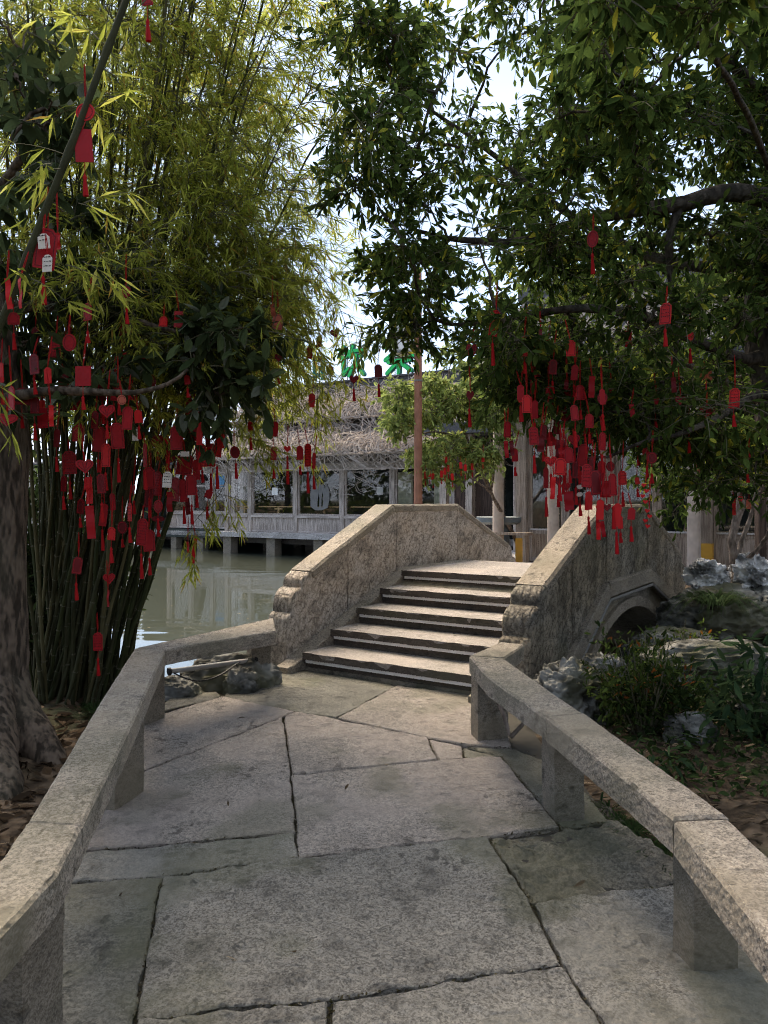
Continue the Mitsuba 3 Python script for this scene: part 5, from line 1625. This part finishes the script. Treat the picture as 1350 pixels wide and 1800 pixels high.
NEARL = 'on the slanting bamboo culm'
DL = 'in the dense cluster on the left tree branches'
DB = 'tied to the lower bamboo culms'
DR = 'in the dense cluster hanging above the right parapet'
DD = 'half hidden in the dark crown on the right'
TAGS = [
    (150, 197, 38, 36, 'disc', 3.2, 'large round red fan tag on the slanting bamboo culm', 'red_bright', 0), (147, 256, 33, 66, 'plain', 3.21, 'large plain red card below the round fan on the slanting culm', 'red_card', 0.6),
    (80, 437, 40, 82, 'card', 3.22, 'large red tag behind white papers on the slanting culm', 'red_card', 0.7), (77, 424, 23, 30, 'paper', 3.18, 'white paper note on the slanting culm, the upper one', None, 0), (83, 463, 22, 34, 'paper', 3.17, 'white paper note on the slanting culm, the lower one', None, 0),
    (15, 516, 12, 62, 'ribbon', 3.15, 'loop of red ribbon at the left frame edge, left strand', 'red_bright'), (36, 516, 12, 60, 'ribbon', 3.16, 'loop of red ribbon at the left frame edge, right strand', 'red_bright'),
    (102, 424, 9, 34, 'ribbon', 3.3, 'small red tassel right of the white paper notes', 'red_bright'), (259, -2, 22, 26, 'card', 3.3, 'red tag cut by the top frame edge', 'red_card', 1.0),
    (154, 548, 22, 35, 'card', 4.3, 'above the pale-backed leaves on the left', None, 0.6), (222, 513, 22, 24, 'disc', 4.4, 'high in the bamboo leaves, left of the middle', None, 1.0), (287, 565, 18, 20, 'card', 4.6, 'small red tag in the leaves right of the round one', None, 0),
    (480, 545, 12, 24, 'ribbon', 5.2, 'faded red ribbon high in the hanging bamboo spray', 'red_faded'), (488, 566, 20, 30, 'gold', 5.2, 'faded orange tag under the ribbon in the bamboo spray', 'red_faded', 0),
    (98, 610, 18, 42, 'card', 4.2, DL), (122, 602, 28, 35, 'disc', 4.25, 'on the left branch above the tree trunk', 'red_card'), (3, 655, 9, 40, 'card', 4.0, DL), (111, 665, 20, 50, 'card', 4.2, DL), (146, 661, 34, 40, 'plain', 4.15, 'large plain red card with pale dots on the left branch', 'red_card', 0.6),
    (180, 685, 14, 42, 'card', 4.3, DL), (39, 697, 30, 34, 'card', 4.1, DL), (61, 712, 18, 34, 'card', 4.1, DL), (12, 739, 44, 26, 'heart', 4.0, 'wide heart-shaped red tag against the left tree trunk', 'red_card', 0), (90, 731, 9, 42, 'ribbon', 4.1, 'red ribbon hanging straight below the left branch', 'red_bright'),
    (188, 724, 32, 28, 'heart', 4.4, 'below the left branch beside dark leaves', 'red_card'), (167, 738, 16, 36, 'card', 4.35, DL), (243, 732, 15, 26, 'card', 4.6, DL), (214, 703, 17, 20, 'disc', 4.5, DL, 'red_faded'), (256, 627, 18, 22, 'card', 4.6, DL), (24, 560, 22, 24, 'card', 4.0, DL),
    (389, 641, 18, 18, 'disc', 5.3, 'round red tag on the top culm before the bright bamboo', 'red_card', 1.1), (423, 653, 16, 36, 'card', 5.2, 'tilted red tag right of the topmost culm', 'red_card', 0, 0.3, 0.35), (450, 671, 13, 19, 'gold', 5.4, 'pale orange little tag in the hanging bamboo spray', 'red_faded', 0.8), (490, 630, 18, 17, 'heart', 5.4, 'heart-shaped red tag below the faded orange tag', 'red_old', 1.0),
    (391, 717, 17, 24, 'card', 5.3, DB), (469, 729, 11, 28, 'card', 5.6, 'narrow red tag upper left of the tea house roof'.replace('narrow', 'small'), 'red_card'), (440, 750, 10, 20, 'card', 5.5, 'small red tag before the left roof corner', 'red_card', 1.0), (483, 754, 13, 30, 'card', 5.5, 'in front of the tea house roof, left of the cluster', 'red_card', 0), (481, 797, 12, 27, 'card', 5.6, 'directly above the second tea house window', 'red_card', 1.0),
    (505, 790, 14, 14, 'heart', 5.6, 'heart-shaped red tag with long tassels above the tea house windows', 'red_bright', 2.6), (527, 796, 13, 28, 'card', 5.6, 'in the small cluster before the tea house window, left one', 'red_card', 0.5), (541, 800, 18, 46, 'card', 5.55, 'large red tag in the middle of the small cluster before the window', 'red_bright', 1.0), (552, 810, 10, 32, 'card', 5.6, 'in the small cluster before the tea house window, right one', 'red_card', 0.8),
    (544, 620, 11, 24, 'card', 6.0, 'with white marks left of the green characters', 'red_bright', 0), (561, 600, 13, 24, 'gold', 6.0, 'faded orange tag above the green characters', 'red_faded', 0), (581, 651, 14, 18, 'card', 6.0, 'in front of the green character behind the leaves', 'red_card', 0), (589, 587, 19, 19, 'heart', 5.8, 'highest heart-shaped red tag left of the roof characters'.replace('highest', 'dark'), 'red_old', 0, 0.2, 0.3),
    (622, 668, 19, 19, 'heart', 5.6, 'dark red heart tag against the sky above the roof ridge', 'red_old', 1.0), (665, 652, 15, 26, 'card', 5.6, 'rectangular red tag in front of the right green character', 'red_old', 1.0), (548, 704, 13, 28, 'card', 5.8, 'before the upper tier of the tea house roof', 'red_bright', 0),
    (341, 748, 22, 62, 'card', 5.1, DB), (351, 762, 14, 46, 'card', 5.0, DB, 'red_bright'), (365, 767, 11, 42, 'card', 5.1, DB), (385, 776, 22, 62, 'card', 5.1, 'large red tag right of the lower culms before the tea house wing', 'red_bright'), (394, 766, 9, 50, 'ribbon', 5.05, DB, 'red_bright'), (413, 795, 19, 25, 'disc', 5.2, 'dark round red tag before the tea house wing eave', 'red_old', 1.2),
    (206, 766, 25, 52, 'card', 4.7, 'large arched red tag hanging in front of the culms', 'red_card', 1.0), (174, 772, 24, 50, 'card', 4.6, DB), (238, 756, 12, 42, 'paper', 4.8, 'pale worn wish tag in front of the culms'.replace('pale', 'pale'), 'paper', 0), (122, 813, 26, 46, 'card', 4.5, DB), (149, 821, 34, 30, 'heart', 4.5, 'wide heart-shaped red tag in front of the thick culms'.replace('wide', 'large'), 'red_card', 0.6), (157, 862, 14, 54, 'ribbon', 4.5, DB, 'red_bright'), (159, 918, 16, 66, 'ribbon', 4.55, 'long red ribbon lowest of its string on the left culms', 'red_card'),
    (278, 776, 26, 26, 'disc', 4.9, DB), (294, 776, 11, 14, 'heart', 4.9, DB, 'red_bright'), (299, 803, 22, 24, 'disc', 4.95, DB, 'red_old'), (325, 816, 30, 44, 'card', 5.0, DB), (325, 798, 17, 10, 'plain', 4.95, 'white small oval note in the culm cluster', 'paper', 0), (277, 850, 20, 48, 'card', 4.95, DB), (294, 843, 17, 32, 'paper', 4.9, 'white paper tag with writing before the culm cluster', 'paper', 0), (298, 882, 14, 40, 'ribbon', 4.95, DB), (336, 852, 20, 42, 'card', 5.05, DB), (322, 862, 16, 46, 'card', 5.1, DB), (345, 826, 14, 40, 'card', 5.1, DB),
    (278, 890, 26, 26, 'disc', 4.95, DB), (278, 912, 26, 12, 'disc', 4.95, DB, 'red_old', 0.6), (235, 862, 26, 22, 'heart', 4.8, DB), (250, 935, 24, 54, 'card', 4.9, 'large red tag cluster card low on the right culms'.replace(' cluster', ''), 'red_card', 1.0), (215, 927, 22, 26, 'disc', 4.8, DB, 'red_old'), (196, 938, 16, 26, 'card', 4.75, DB), (198, 882, 14, 34, 'card', 4.7, DB), (330, 890, 9, 34, 'ribbon', 5.1, DB),
    (367, 868, 14, 18, 'card', 5.45, 'tilted small red tag on the bright spray before the wing', 'red_card', 1.0, 0.2, -0.35), (331, 962, 6, 22, 'ribbon', 5.4, 'small red tassel on the low spray over the water, left', 'red_bright'), (341, 966, 7, 56, 'ribbon', 5.38, 'long thin red ribbon on the low spray over the water', 'red_bright'), (136, 994, 18, 34, 'card', 4.6, 'low on the dark culms, with a hanging tassel', 'red_old', 1.0), (192, 1018, 24, 22, 'heart', 4.8, 'round-shouldered red tag low on the culms before the water'.replace('round-shouldered', 'dark'), 'red_card', 0), (190, 1052, 8, 34, 'ribbon', 4.8, 'red ribbon below the dark tag before the water', 'red_card'), (172, 1128, 18, 36, 'card', 5.0, 'lowest on the culms beside the blue water reflection', 'red_card', 1.0),
    # right
    (869, 568, 17, 52, 'card', 4.8, 'long bright red tag high left in the right tree', 'red_bright', 0.9), (922, 609, 12, 40, 'card', 4.9, 'bright red tag second from the left under the right crown', 'red_bright', 0.5), (950, 595, 7, 38, 'ribbon', 5.0, 'dim narrow red ribbon in the right crown', 'red_old'), (1003, 612, 18, 32, 'card', 4.9, 'bright red tag third from the left under the right crown', 'red_bright', 0), (1170, 551, 23, 42, 'card', 4.5, 'large red tag alone in the dark middle of the right crown', 'red_bright', 0.8), (1042, 420, 22, 34, 'disc', 4.6, 'small red disc highest in the right tree', 'red_card', 1.2),
    (828, 620, 22, 36, 'heart', 5.0, 'dark red heart tag at the left tip of the right crown', 'red_old', 0), (826, 697, 15, 23, 'heart', 5.2, 'heart-shaped tag hanging free below the left crown tip', 'red_old', 1.3), (941, 650, 17, 30, 'card', 4.9, DR), (972, 645, 16, 30, 'card', 5.0, DR, 'red_old'), (926, 710, 18, 36, 'card', 4.8, 'bright rectangular tag above the round stone column', 'red_bright', 0), (940, 720, 13, 36, 'card', 4.85, DR), (892, 755, 17, 32, 'card', 5.1, 'large red tag left of the square door post', 'red_card', 0), (890, 790, 8, 34, 'ribbon', 5.1, 'two-strand red ribbon left of the square door post'.replace('two-strand', 'red thin'), 'red_card'), (900, 788, 8, 30, 'ribbon', 5.15, 'dark thin red ribbon left of the square door post', 'red_old'),
    (938, 766, 18, 36, 'card', 4.8, 'rectangular tag in front of the square door post', 'red_card', 1.0), (1020, 690, 18, 30, 'card', 5.0, DR), (1059, 700, 20, 24, 'disc', 5.0, DD, 'red_old'), (993, 730, 22, 26, 'disc', 5.0, DR, 'red_old'), (978, 750, 15, 30, 'card', 5.0, DR, 'red_old'), (1072, 680, 9, 15, 'card', 6.5, 'small bright red tag deep in the right crown', 'red_bright', 0), (1009, 775, 24, 24, 'heart', 4.9, DR), (1059, 776, 17, 36, 'card', 4.9, DR),
    (968, 812, 24, 22, 'heart', 4.7, 'heart-shaped tag at the left of the dense right cluster', 'red_bright', 0.8), (985, 820, 22, 34, 'card', 4.65, 'bright red tag with lettering in front of the dense right cluster', 'red_bright', 1.0, 0.1, -0.1), (972, 858, 9, 44, 'ribbon', 4.7, DR, 'red_bright'), (995, 857, 19, 18, 'heart', 4.75, DR, 'red_card', 0.8), (981, 846, 20, 20, 'heart', 4.8, DR), (1012, 826, 20, 34, 'card', 4.85, DR), (1031, 836, 19, 46, 'card', 4.8, DR), (1047, 848, 24, 50, 'card', 4.75, DR), (1077, 852, 20, 44, 'card', 4.8, 'large red tag at the right of the dense right cluster', 'red_card', 1.1), (1073, 820, 20, 20, 'disc', 4.85, DR), (1057, 828, 14, 40, 'card', 4.9, DR),
    (1019, 856, 12, 9, 'disc', 5.0, 'white round little tag in the dense right cluster, upper', 'paper_dull', 0), (1019, 869, 12, 9, 'disc', 5.0, 'white round little tag in the dense right cluster, lower', 'paper_dull', 0.7), (1067, 893, 17, 16, 'heart', 4.8, 'dark red heart tag before the top of the right parapet', 'red_old', 0), (1055, 896, 14, 40, 'card', 4.78, 'bright long tag before the top of the right parapet', 'red_bright', 0), (1052, 934, 8, 34, 'ribbon', 4.78, DR, 'red_bright'), (1060, 930, 8, 32, 'ribbon', 4.8, DR), (1085, 905, 14, 46, 'card', 4.8, 'bright red tag pair on the right parapet face, upper'.replace(' pair', ''), 'red_bright', 1.0), (1090, 918, 12, 26, 'card', 4.82, DR), (1110, 903, 15, 24, 'card', 4.8, 'alone against the stone of the right parapet', 'red_card', 0.9),
    (1133, 868, 12, 44, 'bits', 4.9, 'string of small red charms right of the parapet cluster, upper', 'red_bright'), (1138, 912, 12, 40, 'bits', 4.9, 'string of small red charms right of the parapet cluster, lower', 'red_bright'), (1146, 805, 20, 24, 'disc', 5.1, DD, 'red_old'), (1196, 705, 22, 20, 'heart', 5.2, DD, 'red_old'), (1242, 725, 28, 24, 'heart', 5.0, 'dim heart-shaped red tag in the dark right crown', 'red_card', 0), (1291, 700, 19, 40, 'card', 4.8, 'bright rectangular tag at the right of the dark crown', 'red_bright', 0.5), (1228, 815, 14, 40, 'bits', 8.3, DD, 'red_faded'), (1246, 778, 16, 30, 'bits', 8.3, DD, 'red_faded'), (1290, 890, 7, 36, 'ribbon', 8.3, 'red ribbon on the crooked tree', 'red_bright'), (1302, 878, 14, 14, 'heart', 8.3, 'small red heart on the crooked tree', 'red_bright', 0), (1316, 886, 10, 20, 'card', 8.3, 'small red tag on the crooked tree right side', 'red_faded', 0), (1120, 845, 9, 14, 'card', 5.6, DD, 'red_bright'),
    (1240, 660, 20, 24, 'bits', 7.5, DD, 'red_faded'), (965, 690, 14, 26, 'card', 5.2, DR), (1000, 700, 14, 26, 'card', 5.3, DR), (955, 760, 14, 30, 'card', 5.2, DR), (1036, 740, 16, 28, 'card', 5.1, DR), (905, 800, 12, 26, 'card', 5.3, DR)]
q_ = np.random.default_rng(125)
for x, y, D in ((60, 640, 4.2), (84, 660, 4.2), (132, 700, 4.3), (202, 690, 4.4), (224, 735, 4.5), (138, 760, 4.4), (100, 770, 4.3), (186, 800, 4.6), (112, 850, 4.5), (178, 850, 4.6), (255, 800, 4.8), (262, 840, 4.9), (310, 770, 4.95), (354, 800, 5.05), (371, 800, 5.1), (308, 860, 5.0),
                (262, 870, 4.9), (228, 900, 4.8), (182, 905, 4.7), (262, 950, 4.9), (142, 890, 4.6), (75, 735, 4.2), (20, 700, 4.0), (320, 735, 5.0), (335, 715, 5.0)):
    TAGS.append((x, y, q_.uniform(13, 24), q_.uniform(30, 52), q_.choice(['card', 'card', 'card', 'ribbon']), D, DL if y < 765 else DB))
for x, y, D in ((985, 790, 4.9), (1000, 800, 4.9), (1024, 800, 5.0), (1040, 815, 4.9), (960, 840, 4.8), (1000, 880, 4.75), (1035, 880, 4.8), (1066, 860, 4.8), (1094, 840, 4.9), (945, 690, 5.0), (1010, 655, 5.1), (1040, 680, 5.2), (1070, 740, 5.2), (915, 690, 5.0)):
    TAGS.append((x, y, q_.uniform(12, 20), q_.uniform(26, 46), q_.choice(['card', 'card', 'ribbon']), D, DR))
for k in range(44):
    x, y = [(q_.uniform(835, 1330), q_.uniform(590, 820)), (q_.uniform(880, 1130), q_.uniform(640, 830)), (q_.uniform(60, 330), q_.uniform(560, 720))][k % 3]
    TAGS.append((x, y, q_.uniform(9, 18), q_.uniform(18, 34), q_.choice(['card', 'card', 'disc', 'heart', 'ribbon']) if k % 4 else 'ribbon', q_.uniform(4.8, 5.6) if x > 800 else q_.uniform(4.4, 5.2), DR if x > 800 else DL))
YT = 'on the pale green young tree'
for n_, (x, y) in enumerate(sorted(((748, 835), (755, 832), (761, 838), (776, 833), (782, 828), (788, 823), (784, 808), (810, 818), (818, 822), (830, 820), (849, 806), (795, 838)))):
    nth = 'first second third fourth fifth sixth seventh eighth ninth tenth eleventh twelfth'.split()[n_]
    TAGS.append((x, y, 6, 14, 'card', 13.9, f'small red tag on the pale green young tree, {nth} to the right of the pole', 'red_bright', 0.7))
STARTS = set('long dark small large pale loop bright tilted red white faded dim wide narrow heart-shaped rectangular round string'.split())
MARKS = [(122, 602, 'round tag above the left trunk'), (146, 661, 'plain card on the left branch'), (12, 739, 'wide heart on the left trunk'), (188, 724, 'heart beside the dark leaves'), (206, 766, 'large arched tag'),
         (149, 821, 'large heart before the culms'), (238, 756, 'pale worn tag'), (325, 798, 'small white note'), (294, 843, 'white paper tag'), (385, 776, 'large tag right of the culms'), (413, 795, 'dark round tag by the eave'),
         (159, 918, 'long ribbon on the left culms'), (250, 935, 'large lowest tag on the right culms'), (154, 548, 'tag above the pale leaves'), (926, 710, 'tag above the round stone column'), (938, 766, 'tag before the square door post'),
         (968, 812, 'bright heart of the right cluster'), (985, 820, 'lettered tag of the right cluster'), (1019, 862, 'pair of white discs'), (1077, 852, 'large right tag of the cluster'), (1067, 893, 'dark heart before the parapet'), (1110, 903, 'lone tag on the parapet face'),
         (1003, 612, 'third bright tag under the crown'), (1072, 680, 'small deep tag in the crown')]
used_labels = set()


def place_words(x, y):
    d = [math.hypot(x - m_[0], y - m_[1]) for m_ in MARKS]
    m_ = MARKS[int(np.argmin(d))]
    dx, dy = x - m_[0], y - m_[1]
    w = ('above' if dy < 0 else 'below') if abs(dy) > 2.2 * abs(dx) else (('left of' if dx < 0 else 'right of') if abs(dx) > 2.2 * abs(dy) else ('up and ' if dy < 0 else 'down and ') + ('left of' if dx < 0 else 'right of'))
    return f'{w} the {m_[2]}'


for t_ in TAGS:
    t_ = list(t_)
    if len(t_) > 6 and t_[6] in (DL, DB, DR):
        t_[5] *= q_.uniform(0.97, 1.14)
    if t_[0] > 815 and 4.4 < t_[5] < 5.8:
        t_[5] -= 0.5
    if len(t_) > 6 and t_[6] in (DL, DB, DR, DD):
        first = 'broad' if t_[2] >= 20 else ('slim' if t_[2] <= 13 else 'mid-sized')
        base_l = f"{WORDS[t_[4]]} {place_words(t_[0], t_[1])}"
        for lab in (base_l, f'{first} {base_l}', f'{first} {base_l}, slightly farther off', f'{base_l}, partly covered'):
            if lab not in used_labels:
                break
        used_labels.add(lab)
        t_[6] = lab
    else:
        t_[6] = t_[6] if t_[6].split()[0] in STARTS else f'{WORDS[t_[4]]} {t_[6]}'
    tag(*t_)
